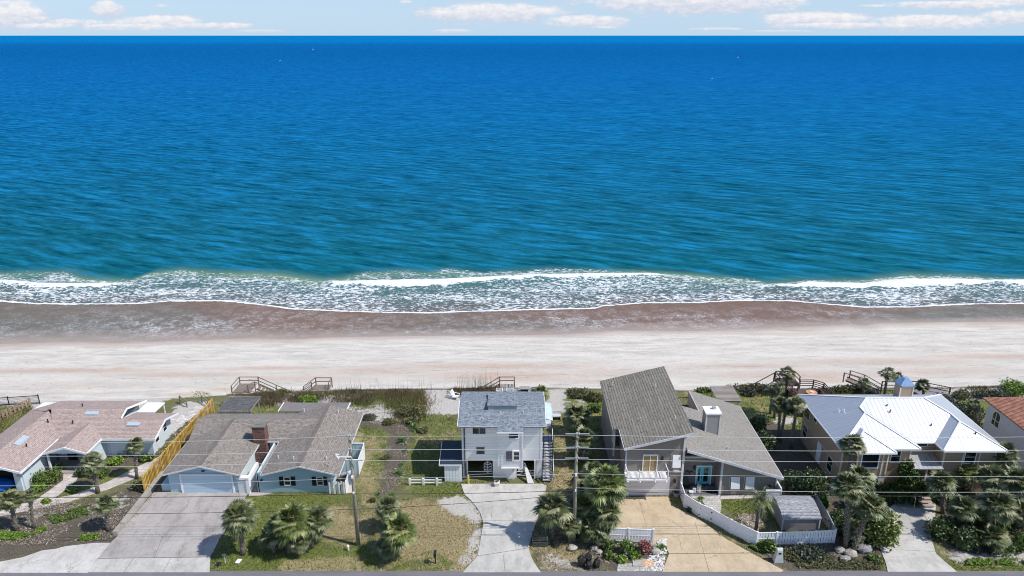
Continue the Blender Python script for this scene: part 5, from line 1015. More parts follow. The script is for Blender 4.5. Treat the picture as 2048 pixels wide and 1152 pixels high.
T.part('boardwalk', MB().slab([(45.6,70.2,.1),(46.7,70.2,.1),(48.6,74.2,.5),(47.5,74.2,.5)], .08), gw); T.part('boardwalk_rail', MB().beam((45.5,70.2,1.0),(47.4,74.2,1.4),.07,.08).beam((46.8,70.2,1.0),(48.7,74.2,1.4),.07,.08), white)
T = Thing('beach_stairs', 'thin weathered stair rails left of the tan chimney with the blue metal hood', 'stairs', (41.5,77.4,0)); rails(T, [(43.2,76.4,.3),(41.4,77.6,1.0),(40.0,78.6,1.2)], .95, wood, mid=False); rails(T, [(44.0,77.2,.3),(42.4,78.4,1.0),(41.0,79.2,1.2)], .95, wood); stairs_down(T, (43.6,76.8,.4), (40.5,78.9,1.2), 1.1, 9, wood)
T = Thing('metal_fence', 'black metal fence at the dune left of the pink-roofed house', 'fence', (-55,74,0)); f_ = MB()
pa, pb_ = XY(-140,822), XY(80,808)
for i in range(120): t_ = i/119; f_.beam((pa[0]+(pb_[0]-pa[0])*t_, pa[1]+(pb_[1]-pa[1])*t_, .0),(pa[0]+(pb_[0]-pa[0])*t_, pa[1]+(pb_[1]-pa[1])*t_, 1.15),.02,.02)
T.part('pickets', f_, black); T.part('rail', MB().beam((*pa,1.1),(*pb_,1.1),.05,.06).beam((*pa,.2),(*pb_,.2),.05,.05), black)
for t_ in (.0,.25,.5,.72,1): T.part('post', MB().ob((pa[0]+(pb_[0]-pa[0])*t_, pa[1]+(pb_[1]-pa[1])*t_,0),.08,.08,1.25,0,0.), black)
fence('dune_fence', 'short brown slat fence climbing the dune at the back left of the pink-roofed house', [XY(-60,870), XY(20,832), XY(62,812)], .9, plain('slat_wood',(.30,.22,.15),.9,var=.3), .1, .12, .1, 2.5, style='shadow')

# ---------------------------------------------------------------- utility poles and wires
def pole(x, y, label, lean, gear=False, hh=10.2):
    T = Thing('utility_pole', label, 'utility pole', (x,y,0), 'timber utility poles along the street')
    T.part('mast', MB().tube([(x,y,-.3),(x+lean*.5,y,5),(x+lean,y,hh)], [.17,.15,.115], 12), polew, smooth=True)
    lv = [(10.62,lean*1.04),(9.4,lean*.92),(8.4,lean*.84)]
    T.part('pin_bracket', MB().tube([(x+lean,y,hh-.3),(x+lean-.08,y-.05,10.55)], .045, 6), grey)
    for z, l in lv:
        b = MB().tube([(x+l-.95,y-.25,z),(x+l+.95,y-.25,z)], .045, 8).tube([(x+l,y+.05,z-.02),(x+l,y-.26,z)], .05, 6).sph((x+l-.08,y-.25,z+.02), .09,.09,.11, 8, 5).sph((x+l+.12,y-.25,z+.02), .09,.09,.11, 8, 5)
        T.part('insulator_arm', b, grey)
    T.part('cable_clamp', MB().ob((x+lean*.7,y-.2,6.8),.14,.2,.2), white); T.part('cable_clamp', MB().ob((x+lean*.55,y-.2,5.3),.12,.16,.16), white)
    if gear: T.part('cutout_switch', MB().tube([(x-1.1,y-.3,8.9),(x-.9,y-.3,8.6)], .08, 8).beam((x-.9,y-.3,8.75),(x+.1,y-.3,8.75),.07,.12).tube([(x-1.15,y-.3,9.0),(x-.85,y-.3,8.95)], .05, 6), white)
PL = [(-12.92,50.18), (5.2,50.5)]
pole(*PL[0], 'timber utility pole with insulator arms standing on the lawn in front of the blue house', .02, True)
pole(*PL[1], 'timber utility pole rising out of the palms between the white house and the taupe house', .0)
pole(-60, 50.2, 'timber utility pole farther along the street beyond the pink-roofed house', .0); pole(56, 50.6, 'timber utility pole farther along the street beyond the red tile roof', .0)
def wire(label, pts, sag, r, mat):
    m_ = MB(); P = []
    for i, (a, b) in enumerate(zip(pts, pts[1:])):
        n = 24
        for k in range(n + (i == len(pts)-2)):
            t = k/n; P.append((a[0]+(b[0]-a[0])*t, a[1]+(b[1]-a[1])*t, a[2]+(b[2]-a[2])*t - 4*sag[i]*t*(1-t)))
    m_.tube(P, r, 5); single('power_line' if mat is alu else 'cable', m_, mat, label, 'wire', 'overhead wires along the street', off=P[len(P)//2], uv=False)
for z, nm in ((10.62,'topmost pale wire strung between the two street poles'),(9.4,'second pale wire from the top between the two street poles'),(8.4,'third pale wire from the top between the two street poles')):
    wire(nm, [(-60,49.95,z-.15),(-12.92,49.93,z),(5.2,50.25,z-.1),(56,50.35,z-.05)], [.55,.05,.3], .016, alu)
wire('fourth pale wire below the insulator arms of the street poles', [(-60,49.95,6.3),(-12.92,49.93,6.75),(5.2,50.25,6.95),(56,50.35,6.8)], [.5,.12,.25], .014, alu)
wire('upper black cable hanging low across the blue house lawn and driveways', [(-60,49.95,5.2),(-12.92,49.93,5.25),(5.2,50.25,5.35),(56,50.35,5.0)], [.35,.12,.4], .024, cable)
wire('lower black cable drooping from the right pole toward the left edge', [(-60,49.95,3.6),(-12.92,49.93,3.75),(5.2,50.25,5.0)], [.4,.15], .019, cable)
wire('thin pale cable just under the fourth wire at the right', [(5.2,50.25,5.6),(56,50.35,5.3)], [.3], .016, alu)
wire('thin service wire slanting from the right pole to the taupe house', [(5.2,50.45,8.2),(9.7,61.0,4.6)], [.25], .012, cable)
wire('guy wire slanting from the right pole to the ground among the palms', [(5.2,50.5,7.5),(5.9,57.5,0.0)], [.0], .012, alu)

# ---------------------------------------------------------------- small street-side things
x, y = XY(871,1126)
T = Thing('mailbox', 'black mailbox on a post in the dry grass left of the pale driveway', 'mailbox', (x,y,0)); T.part('post', MB().ob((x,y,0),.1,.1,1.0,0,-.1), black); T.part('box', MB().ob((x-.0,y-.08,1.02),.2,.5,.24), black); T.part('newspaper_tube', MB().tube([(x,y-.3,.78),(x,y+.15,.78)],.09,8), black)
x, y = XY(697,1101)
T = Thing('standpipe', 'small white capped pipe in the grass beside the left utility pole', 'pipe', (x,y,0)); T.part('pipe', MB().cyl((x,y),.07,0,.42,10), white); T.part('cap', MB().sph((x-.02,y,.45),.12,.12,.1,10,5), white)
x, y = XY(451,1127)
T = Thing('yard_sign', 'small dark sign on a thin stake at the palm by the stained driveway', 'sign', (x,y,0)); T.part('stake', MB().ob((x,y,0),.05,.05,.9,0,0.), offw); T.part('sign_face', MB().ob((x,y-.04,.85),.34,.03,.24), plain('sign_grey',(.16,.16,.16)))
x, y = XY(477,1123); single('meter_lid', MB().ob((x,y,0),.35,.5,.06,-.2,0.), white, 'flat white utility lid in the grass right of the small yard sign', 'lid', off=(x,y,0))
x, y = XY(460,1129); single('meter_lid', MB().ob((XY(438,1126)[0],y,0),.35,.4,.05,-.3,0.), dark, 'flat black utility lid in the grass left of the small yard sign', 'lid', off=(XY(438,1126)[0],y,0))
x, y = XY(1556,1123)
T = Thing('mailbox', 'pale tapered masonry mailbox pillar at the end of the tan driveway', 'mailbox', (x,y,0))
T.part('pillar', MB().add([(x-.38,y-.2,0),(x+.38,y-.2,0),(x+.38,y+.25,0),(x-.38,y+.25,0),(x-.22,y-.17,1.05),(x+.22,y-.17,1.05),(x+.22,y+.2,1.05),(x-.22,y+.2,1.05)], [(0,1,5,4),(1,2,6,5),(2,3,7,6),(3,0,4,7),(4,5,6,7),(0,3,2,1)]), plain('pale_render',(.55,.58,.57),.8,bmp=.02))
T.part('arched_top', MB().prismx([(y-.17+.37*0,1.05),(y+.2,1.05)] + [(y+.015+.185*math.cos(t), 1.05+.28*math.sin(t)) for t in np.linspace(0, math.pi, 8)][::1], x-.22, x+.22), plain('pale_render',(.55,.58,.57))); T.part('mail_door', MB().box(x-.1,x+.1,y-.2,y-.16,.85,1.0), black)
x, y = XY(1080,1090)
T = Thing('wooden_pallet', 'dark stacked timber pallets leaning beside the pale driveway palms', 'pallet', (x,y,0)); pl = MB()
for k in range(4): pl.box(x-.62,x+.62,y-.25+k*.02,y-.18+k*.02,.08+k*.24,.2+k*.24)
for dx in (-.6,0,.6): pl.box(x+dx-.05,x+dx+.05,y-.18,y+.5,.0,1.0)
T.part('boards', pl, plain('mossy_wood',(.075,.08,.07),.9,var=.4,scale=4)); T.part('green_tags', MB().box(x-.66,x-.6,y-.3,y-.26,.65,.85).box(x+.55,x+.61,y-.3,y-.26,.75,.95), plain('green_tag',(.05,.4,.12)))
bagm, nt, bs = newmat('black_plastic', .22, 0, .6); setc(nt, bs, (.015,.016,.02)); bump(nt, bs, noi(nt, pos(nt), 7, 5, .7), .18)
for i, (px, py, s_, lb) in enumerate(((1163,1131,1.25,'large slumped black trash bag at the left of the kerbside heap'),(1178,1137,1.0,'black trash bag in the middle of the kerbside heap'),(1193,1134,1.0,'upright black trash bag at the right end of the kerbside heap'),(1176,1124,1.1,'black trash bag behind the others in the kerbside heap'))):
    x, y = XY(px, py); m_ = MB().sph((x,y,.36*s_), .27*s_, .26*s_, .44*s_, 16, 10, -.75, .13, i); m_.tube([(x,y,.75*s_),(x+.03,y,.86*s_),(x+.08,y,.95*s_)], [.07,.04,.06], 8)
    single('trash_bag', m_, bagm, lb, 'trash bag', 'black trash bags heaped at the kerb', smooth=True, off=(x,y,0))
x, y = XY(1001-7,972)
T = Thing('plant_pot', 'white square pot with a dry plant beside the white garage door of the tall house', 'plant pot', (x,y,0)); T.part('pot', MB().add([(x-.16,y-.16,0),(x+.16,y-.16,0),(x+.16,y+.16,0),(x-.16,y+.16,0),(x-.26,y-.26,.45),(x+.26,y-.26,.45),(x+.26,y+.26,.45),(x-.26,y+.26,.45)], [(0,1,5,4),(1,2,6,5),(2,3,7,6),(3,0,4,7),(4,5,6,7),(0,3,2,1)]), white)
tw = MB()
for i in range(16): a = i*.4; tw.beam((x,y,.4),(x+.3*math.cos(a),y+.2*math.sin(a),.75+.15*math.sin(i*3)),.03,.02)
T.part('plant', tw, plain('dry_plant',(.12,.11,.05)))
x, y = XY(1352,993)
T = Thing('plant_pot', 'round dark pot with pale rim near the right end of the taupe garage', 'plant pot', (x,y,0)); T.part('pot', MB().cyl((x,y),.2,0,.4,12,.3), plain('grey_pot',(.35,.35,.35))); T.part('soil', MB().cyl((x,y),.24,.4,.42,12), dark)
for i, (px, py, r_, h_, lb) in enumerate(((1397,984,.19,.75,'tall white bucket stack by the turquoise door'),(1388,985,.15,.5,'low white planter left of the bucket stack by the turquoise door'),(1382,988,.2,.3,'small white bowl at the front of the porch clutter'),(1403,984,.13,.35,'small terracotta-toned pot right next to the turquoise door'))):
    x, y = XY(px, py); single('porch_pot', MB().cyl((x,y), r_, .05, h_, 12, r_*1.15), offw if i < 3 else terra, lb, 'pot', 'pots on the taupe house porch', off=(x,y,.05))
x, y = XY(1370,978); T = Thing('porch_chair', 'dark slatted chair leaning at the left side of the turquoise door porch', 'chair', (x,y,.05)); T.part('seat', MB().ob((x+.15,y-.3,.4),.5,.5,.05), black); T.part('backrest', MB().slab([(x-.15,y,.4),(x+.35,y,.4),(x+.3,y+.3,1.15),(x-.1,y+.3,1.15)], .04), black)
for dx, dy in ((-.1,-.5),(.4,-.5),(-.1,0),(.4,0)): T.part('leg', MB().box(x+dx-.02,x+dx+.02,y+dy-.02,y+dy+.02,.05,.4), black)
x, y = XY(1423,984); single('door_mat', MB().ob((x,y,0),1.0,.5,.03,0,.05), plain('mat_black',(.02,.02,.02)), 'black mat in front of the turquoise door', 'mat', off=(x,y,.05))
x, y = XY(1113,838); T = Thing('garden_bench', 'grey boxy bench on the lawn right of the tall white house', 'bench', (x,y,0)); T.part('seat', MB().ob((x,y,.45),.95,.6,.08,.1), plain('pale_grey_wood',(.50,.50,.52))); T.part('backrest', MB().ob((x+.1,y+.32,.6),.95,.06,.5,.1), offw); T.part('leg', MB().ob((x-.35,y,0),.08,.5,.42,.1,0.).ob((x+.35,y,0),.08,.5,.42,.1,0.), dark)
x, y = XY(1095,855); single('roof_hatch', MB().ob((x,y,0),.8,.8,.7,0,0.), plain('grey_box',(.55,.56,.58)), 'pale square box on the grass at the back corner of the white house', 'box', off=(x,y,0))
def adir(x, y, rz, label, mat, nm='beach_chair'):
    T = Thing(nm, label, 'chair', (x,y,0), 'beach chairs by the seawall'); ca, sa = math.cos(rz), math.sin(rz)
    L = lambda a, b, c: (x+a*ca-b*sa, y+a*sa+b*ca, c)
    T.part('seat', MB().slab([L(-.3,-.3,.35),L(.3,-.3,.35),L(.3,.3,.25),L(-.3,.3,.25)], .04), mat); b_ = MB()
    for i in range(5): a = -.26+i*.13; b_.beam(L(a,.28,.25), L(a*1.25,.62,1.0), .1,.03)
    T.part('backrest', b_, mat); T.part('armrest', MB().beam(L(-.36,-.35,.55),L(-.36,.4,.55),.1,.03).beam(L(.36,-.35,.55),L(.36,.4,.55),.1,.03), mat)
    for a in (-.34,.34):
        for b in (-.3,.35): q = L(a,b,0); T.part('leg', MB().box(q[0]-.03,q[0]+.03,q[1]-.03,q[1]+.03,0,.55), mat)
x, y = XY(912,797); adir(x, y, 1.2, 'white slatted chair on the sand left of the white house roof', white)
for i, (px, lb) in enumerate(((999,'left white chair on the seawall sand above the white house roof'),(1020,'right white chair on the seawall sand above the white house roof'))):
    x, y = XY(px, 787); adir(x, y, math.pi, lb, white)
x, y = XY(1049,786); T = Thing('patio_set', 'dark table with grey lattice chairs on the seawall sand left of the beach palm', 'table', (x,y,0)); T.part('table_top', MB().ob((x,y,.7),1.2,.8,.06), plain('grey_lumber',(.30,.29,.28))); T.part('leg', MB().ob((x,y,0),.9,.08,.68,0,0.), dark)
adir(x-1.15, y, 1.57, 'grey chair left of the dark table on the seawall sand', plain('grey_lumber',(.30,.29,.28))); adir(x+1.2, y, -1.57, 'grey chair right of the dark table on the seawall sand', dark)
x, y = XY(1450,1110)
# rocks
def rock(px, py, r_, label, seed, mat=None):
    x, y = XY(px, py); single('rock', MB().sph((x,y,r_*.3), r_, r_*.75, r_*.6, 9, 5, -.6, .16, seed), mat or stone, label, 'rock', 'pale landscape rocks', off=(x,y,0))
rock(1188,1098,.35,'pale rock just above the trash bags',1); rock(1198,1105,.3,'pale rock right of the trash bags',2); rock(1253,1098+9,.25,'small pale rock among the flowering shrubs',3); rock(1311,1105,.42,'flat pale boulder under the red-leaved shrub',4); rock(1304,1091,.4,'pale boulder at the right end of the short white fence',5)
rock(1680,1103,.45,'large pale rock under the palm right of the vinyl fence',6); rock(1700,1110,.55,'largest pale boulder near the grey sand right of the vinyl fence',7); rock(1728,1102,.7,'wide grey boulder in shade under the leaning palm',8, plain('grey_rock',(.28,.27,.27),.9,bmp=.05)); rock(1690,1128-8,.45,'low pale rock beside the street grass',9); rock(1145,1098,.45,'grey rock at the foot of the right utility pole',10)
for i, (px, py, c_, lb) in enumerate(((1276,1127,stone,'square speckled white stepping stone'),(1297,1128,plain('peach_slab',(.62,.36,.20),.8,var=.3,scale=8),'square peach patterned stepping stone'))):
    x, y = XY(px, py); single('stepping_stone', MB().ob((x,y,0),.85,.75,.07,-.1,0.01), c_, lb + ' beside the grey pavers', 'stepping stone', off=(x,y,0))
rg = MB(); rnd = random.Random(5)
for i in range(240):
    px = rnd.uniform(1290,1332); py = rnd.uniform(1078,1141)
    if px > 1336 - (py-1078)*.16 or px < 1320 - (py-1078)*.6: continue
    x, y = XY(px, py); s = rnd.uniform(.05,.16); rg.sph((x,y,.03), s, s*.8, s*.6, 6, 3, -.5, .2, i)
single('white_stones', rg, plain('white_stone',(.66,.65,.64),.9,var=.2), 'loose white stones along the left edge of the tan driveway', 'stones', kind='stuff', uv=False)
# far boats
for i, (px, py, lb) in enumerate(((626,100,'tiny white sailing boat on the far sea, tallest of the specks'),(560,122,'tiny white boat below and left of the sailing boat'),(1476,115,'tiny white boat far out at the right'),(1424,157,'small white boat nearest of those at the right'))):
    x, y, z = G(px, py, ZS); k = y/1400
    T = Thing('boat', lb, 'boat', (x,y,ZS), 'far boats on the sea'); s = .6*k
    T.part('hull', MB().add([(x-2.2*s,y-.7*s,ZS+.9*s),(x+2.8*s,y,ZS+1.1*s),(x-2.2*s,y+.7*s,ZS+.9*s),(x-1.9*s,y-.4*s,ZS-.2),(x+2*s,y,ZS-.2),(x-1.9*s,y+.4*s,ZS-.2)], [(0,1,2),(0,3,4,1),(1,4,5,2),(0,2,5,3),(3,5,4)]), white)
    T.part('cabin', MB().box(x-1.2*s,x+.6*s,y-.4*s,y+.4*s,ZS+.9*s,ZS+1.9*s), white); T.part('sail' if i == 0 else 'mast', MB().slab([(x-.1*s,y-.02,ZS+(6.0 if i == 0 else 2.6)*s),(x+.2*s,y-.02,ZS+(6.0 if i == 0 else 2.6)*s),(x+.2*s,y+.2,ZS+(6.0 if i == 0 else 2.6)*s),(x-.1*s,y+.2,ZS+(6.0 if i == 0 else 2.6)*s)], (4.8 if i == 0 else 1.2)*s), white)
# ---------------------------------------------------------------- vegetation
trunkm = plain('palm_trunk', (.16,.135,.11), .95, var=.45, scale=6, bmp=.04); bootm = plain('palm_boots', (.34,.30,.26), .9, var=.35, scale=5)
barkm = plain('bark', (.10,.08,.06), .95, var=.3, scale=6)
palmg = leafmat('palm_leaf', (.038,.055,.018), (.155,.18,.07), (.36,.36,.21), .46, .45)
palmy = leafmat('palm_leaf_bright', (.04,.066,.016), (.17,.21,.055), (.38,.40,.18), .46, .45)
palmd = leafmat('dead_frond', (.13,.105,.085), (.42,.36,.32), None, .8, .2)
def crown_mesh(seed, n, e0, e1, nl=19, dead=False, pet=.45, fan=.55, wd=.032, droop=.35, clump=.0):
    r = random.Random(seed); V = []; F = []
    for i in range(n):
        az = i*2.39996 + r.uniform(-.3,.3); t = (i+.5)/n; el = R(e0 + (e1-e0)*t + r.uniform(-9,9)); sc_ = r.uniform(.8,1.08)*(1.0 if not dead else .85)
        D = Vector((math.cos(el)*math.cos(az), math.cos(el)*math.sin(az), math.sin(el))); side = Vector((-math.sin(az), math.cos(az), 0))
        up = side.cross(D)*-1
        if up.z < 0 and not dead: up = -up
        tw = r.uniform(-.5,.5); side = (side*math.cos(tw) + up*math.sin(tw)).normalized()
        b = D*pet*sc_ + Vector((0,0,-.06*sc_)); o = len(V)
        V += [Vector((0,0,0))+side*.012, Vector((0,0,0))-side*.012, b+side*.018, b-side*.018]; F.append((o,o+1,o+3,o+2))
        D2 = (D + Vector((0,0,-droop))).normalized()
        for k in range(nl):
            a = (k/(nl-1)-.5)*R(175); L = fan*sc_*(1-.28*abs(a)/1.5)*r.uniform(.85,1.1)
            d = D2*math.cos(a) + side*math.sin(a)
            m1 = b + d*L*.5 + Vector((0,0,-.02)); tip = b + d*L*.9 + Vector((0,0,-(.10+.22*r.random())*L*(1.4 if dead else 1)))
            w_ = side*math.cos(a) - D2*math.sin(a); w_ = (w_ + up*r.uniform(-.5,.5)).normalized()*wd*sc_
            q = len(V); V += [m1+w_, m1-w_, tip]; F += [(o+2 if k%2 else o+3, q, q+1), (q, q+2, q+1)]
    return [tuple(v) for v in V], F
def cm(name, mat, *a, **k):
    V, F = crown_mesh(*a, **k); return mkmesh(name, V, F, uv=False, mat=mat)
CR = {'full': [cm('crown', palmg, s, 50, 86, -34) for s in (1,2,3)], 'bright': [cm('crown', palmy, s, 46, 86, -28) for s in (4,5)],
      'open': [cm('crown', palmg, s, 30, 75, -40, 15) for s in (6,7)]}
DEAD = [cm('dead_fronds', palmd, s, 22, -20, -80, 13, True, pet=.35, fan=.6, droop=.7) for s in (8,9)]
DEADL = [cm('dead_fronds', palmd, s, 9, -25, -75, 9, True, pet=.3, fan=.45, droop=.9) for s in (10,)]
def hfor(y, py):
    v = (py-576)/FPX; return CAMH - y*(v*C_+S_)/(C_-v*S_)
pn = [0]
def palm(label, base, crown, rpx, kind='full', dead=1, boots=True, group='cabbage palms in the yards', tr=.17, sq=.9):
    x, y = XY(*base); h = max(.5, hfor(y, crown[1])); d = y*C_-(h-CAMH)*S_; cx = (crown[0]-1024)/FPX*d; r_ = rpx*d/FPX*1.16
    T = Thing('palm_tree', label, 'palm tree', (x,y,0), group); i = pn[0]; pn[0] += 1; rn = random.Random(i+50)
    h0 = h - r_*.12; bend = (cx-x)
    pts = [(x + bend*(t**1.4), y, -.1+(h0+.1)*t) for t in (0,.2,.4,.6,.8,1)]
    mb = MB().tube(pts, [tr*1.35,tr*1.05,tr,tr*.95,tr*.95,tr*.8], 9)
    T.part('trunk', mb, trunkm, smooth=True, uv=False)
    if boots:
        bt = MB(); nb = int(h0*16)
        for k in range(nb):
            t = .12 + .86*k/max(nb,1); a = k*2.4; c = Vector((x + bend*t**1.4, y, h0*t)); dd = Vector((math.cos(a), math.sin(a), 0))
            bt.beam(c+dd*tr*.7, c+dd*tr*1.55+Vector((0,0,.2)), .075, .03)
        T.part('leaf_boots', bt, bootm, uv=False)
    L = CR[kind]; o = bpy.data.objects.new('crown', L[i % len(L)]); C.objects.link(o); o.parent = T.e; o.location = (cx-x, 0, h0)
    o.rotation_euler = (rn.uniform(-.12,.12), rn.uniform(-.12,.12), rn.uniform(0,6.28)); o.scale = (r_, r_, r_*sq)
    if dead:
        o = bpy.data.objects.new('dead_fronds', (DEAD if dead == 1 else DEADL)[i % (2 if dead == 1 else 1)]); C.objects.link(o); o.parent = T.e; o.location = (cx-x, 0, h0-.05)
        o.rotation_euler = (0, 0, rn.uniform(0,6.28)); o.scale = (r_*.78,)*3
    return T
PALMS = [
 ('palm tucked between the tallest and leftmost palms of the lawn clump', (562,1098), (558,1045), 30, 'full', 1), ('palm tucked between the tallest and rightmost palms of the lawn clump', (610,1100), (612,1058), 30, 'full', 1), ('shaded palm left of the right utility pole foot', (1140,1085), (1140,1045), 28, 'full', 1), ('palm whose fronds hang over the tan driveway left edge', (1215,1085), (1215,1020), 34, 'full', 1), ('low rear palm of the clump beside the taupe garage', (1188,1000), (1188,940), 28, 'full', 1), ('squat palm low in the thicket beside the street grass', (1990,1100), (1988,1068), 32, 'full', 1), ('small palm under the straight palm by the vinyl fence end', (1712,1085), (1712,1055), 26, 'full', 1),
 ('leaning palm with scarred trunk nearest the left edge of the photo', (33,1060), (20,996), 27, 'full', 2), ('thin-crowned palm with criss-cross trunk, second from the left edge', (68,1056), (60,988), 17, 'open', 0),
 ('palm with slender bare trunk beside the curved stone walk', (196,985), (184,920), 26, 'full', 2), ('slender palm in front of the recessed blue wall of the pink-roofed house', (274,957), (271,886), 20, 'full', 2),
 ('stout palm with rough trunk beside the concrete retaining curb', (217,1060), (212,1003), 25, 'full', 2), ('full round palm beside the stained driveway of the blue house', (486,1108), (478,1026), 41, 'full', 1),
 ('tallest palm in the clump on the blue house lawn', (578,1106), (583,1037), 46, 'bright', 1), ('low palm at the left of the clump on the blue house lawn', (548,1103), (540,1068), 28, 'full', 1), ('palm at the right of the clump on the blue house lawn', (622,1095), (632,1036), 37, 'full', 1), ('second low palm filling the clump on the blue house lawn', (597,1108), (596,1075), 28, 'full', 1),
 ('front palm of the dense clump right of the left utility pole', (787,1118), (797,1055), 43, 'bright', 1), ('rear smaller palm of the dense clump right of the left utility pole', (775,1062), (776,1010), 29, 'full', 1), ('low skirted palm at the foot of the clump right of the left utility pole', (772,1118), (775,1088), 26, 'full', 1),
 ('palm at the right edge of the pale driveway', (1104,1078), (1105,1010), 43, 'full', 1), ('palm directly behind the right utility pole', (1166,1060), (1168,1006), 37, 'bright', 1), ('low palm in front of the right utility pole clump', (1190,1085), (1192,1048), 37, 'full', 1), ('largest full-crowned palm in front of the taupe garage', (1205,1068), (1212,960), 50, 'bright', 1), ('palm leaning in the shade between the pole and the large garage palm', (1180,1030), (1178,980), 38, 'full', 1),
 ('pale-skirted palm on the lawn between the white and taupe houses', (1156,868), (1155,826), 30, 'full', 1), ('round palm beside the left wall of the taupe house', (1170,925), (1168,874), 34, 'full', 1), ('single palm on the seawall sand behind the white house', (1088,806), (1083,783), 20, 'bright', 2),
 ('tallest thin palm against the beach by the sun deck', (1570,790), (1576,744), 19, 'open', 2), ('thin palm behind the cluster right of the taupe house', (1540,828), (1546,776), 17, 'open', 2), ('pale-headed palm at the left of the tall thin cluster', (1556,882), (1560,806), 22, 'full', 2), ('palm in the middle of the tall thin cluster', (1560,884), (1573,812), 20, 'full', 2), ('palm at the right of the tall thin cluster beside the lavender roof edge', (1582,895), (1594,804), 21, 'full', 2), ('short-crowned thin palm between deck and tall cluster', (1548,836), (1558,770), 16, 'open', 2),
 ('palm behind the lavender roof plane near the lawn', (1725,800), (1730,764), 17, 'open', 2), ('taller of the twin palms behind the metal roof', (1768,796), (1775,744), 19, 'open', 2), ('shorter of the twin palms behind the metal roof', (1790,796), (1796,752), 14, 'open', 2), ('palm right of the blue-hooded chimney', (1846,800), (1846,768), 18, 'full', 2),
 ('palm whose crown overlaps the lowest white roof corner', (1690,990), (1706,884), 29, 'full', 2), ('tall palm growing straight by the right end of the vinyl fence', (1690,1098), (1698,968), 37, 'full', 1), ('palm leaning right over the grey sand by the driveway', (1706,1104), (1742,1008), 36, 'full', 1), ('broad palm crown in front of the tan front wall', (1722,1040), (1722,950), 32, 'full', 1),
 ('slim palm beside the front steps of the tan house', (1885,1026), (1884,962), 32, 'full', 2), ('palm in front of the right wing of the metal-roofed house', (1924,985), (1932,938), 29, 'bright', 2), ('low palm over the dark bushes right of the concrete driveway', (1928,1068), (1928,1010), 32, 'full', 1), ('leaning palm with thick trunk in the right-hand thicket', (1968,1075), (1998,1005), 40, 'full', 1), ('topmost palm of the thicket in front of the stucco house', (2012,985), (2013,902), 30, 'full', 1), ('palm filling the middle of the right-hand thicket', (1985,1020), (1985,950), 34, 'full', 1), ('palm at the right edge of the photo in the thicket', (2040,1030), (2035,955), 36, 'full', 1), ('low palm at the right edge above the grass strip', (2045,1070), (2046,1020), 30, 'full', 1), ('pale-topped palm in the dark hedge left of the red tile roof', (1952,870), (1950,808), 17, 'open', 2)]
for a in PALMS: palm(a[0], a[1], a[2], a[3], a[4], a[5], tr=.13 if a[3] < 23 else .17)
# pinnate date palm in the fenced garden
def feather(seed, n):
    r = random.Random(seed); V = []; F = []
    for i in range(n):
        az = i*2.4; el0 = R(75-95*i/n); p_ = Vector((0,0,0)); seg = 7; d_el = el0
        for k in range(seg):
            d = Vector((math.cos(d_el)*math.cos(az), math.cos(d_el)*math.sin(az), math.sin(d_el))); q_ = p_ + d*.16; s = Vector((-math.sin(az), math.cos(az), 0)); o = len(V)
            V += [p_+s*.012, p_-s*.012, q_+s*.01, q_-s*.01]; F.append((o,o+1,o+3,o+2))
            for sg in (-1,1):
                for j in (0,.5):
                    b = p_ + d*.16*j; L = .24*(1-.5*k/seg); o = len(V); V += [b, b+d*.03, b+s*sg*L+d*.1+Vector((0,0,-.05))]; F.append((o,o+1,o+2))
            p_ = q_; d_el -= .26
    return V, F
V, F = feather(2, 26); dm_ = mkmesh('crown', [tuple(v) for v in V], F, uv=False, mat=palmg)
x, y = XY(1511,1063); h = hfor(y, 1000)
T = Thing('date_palm', 'small feather-leaved date palm inside the white fenced garden', 'palm tree', (x,y,0))
T.part('trunk', MB().tube([(x,y,-.1),(x+.03,y,h*.5),(x+.02,y,h)], [.14,.16,.2], 9), trunkm, smooth=True, uv=False)
o = bpy.data.objects.new('crown', dm_); C.objects.link(o); o.parent = T.e; o.location = (0,0,h); o.scale = (1.75,1.75,1.75)

# --- leafy shrubs
LM = {'dark': leafmat('dark_shrub_leaf', (.02,.04,.012), (.08,.125,.035), (.22,.26,.13), .38, .5), 'mid': leafmat('green_shrub_leaf', (.035,.065,.014), (.125,.19,.035), (.24,.31,.08), .5, .4),
      'bright': leafmat('bright_shrub_leaf', (.06,.13,.014), (.19,.30,.035), (.30,.40,.07), .5, .4), 'grape': leafmat('sea_grape_leaf', (.04,.07,.014), (.19,.24,.055), (.38,.40,.10), .4, .5),
      'red': leafmat('red_shrub_leaf', (.13,.03,.035), (.42,.17,.17), (.55,.30,.28), .5, .4), 'olive': leafmat('olive_shrub_leaf', (.05,.06,.022), (.16,.16,.07), (.26,.24,.13), .6, .3),
      'grey': leafmat('grey_shrub_leaf', (.035,.045,.03), (.13,.15,.10), (.26,.27,.20), .6, .3), 'flower': leafmat('flowering_shrub_leaf', (.04,.09,.015), (.14,.22,.04), (.68,.66,.48), .5, .4), 'spike': leafmat('cycad_leaf', (.03,.09,.012), (.12,.24,.03), None, .4, .5)}
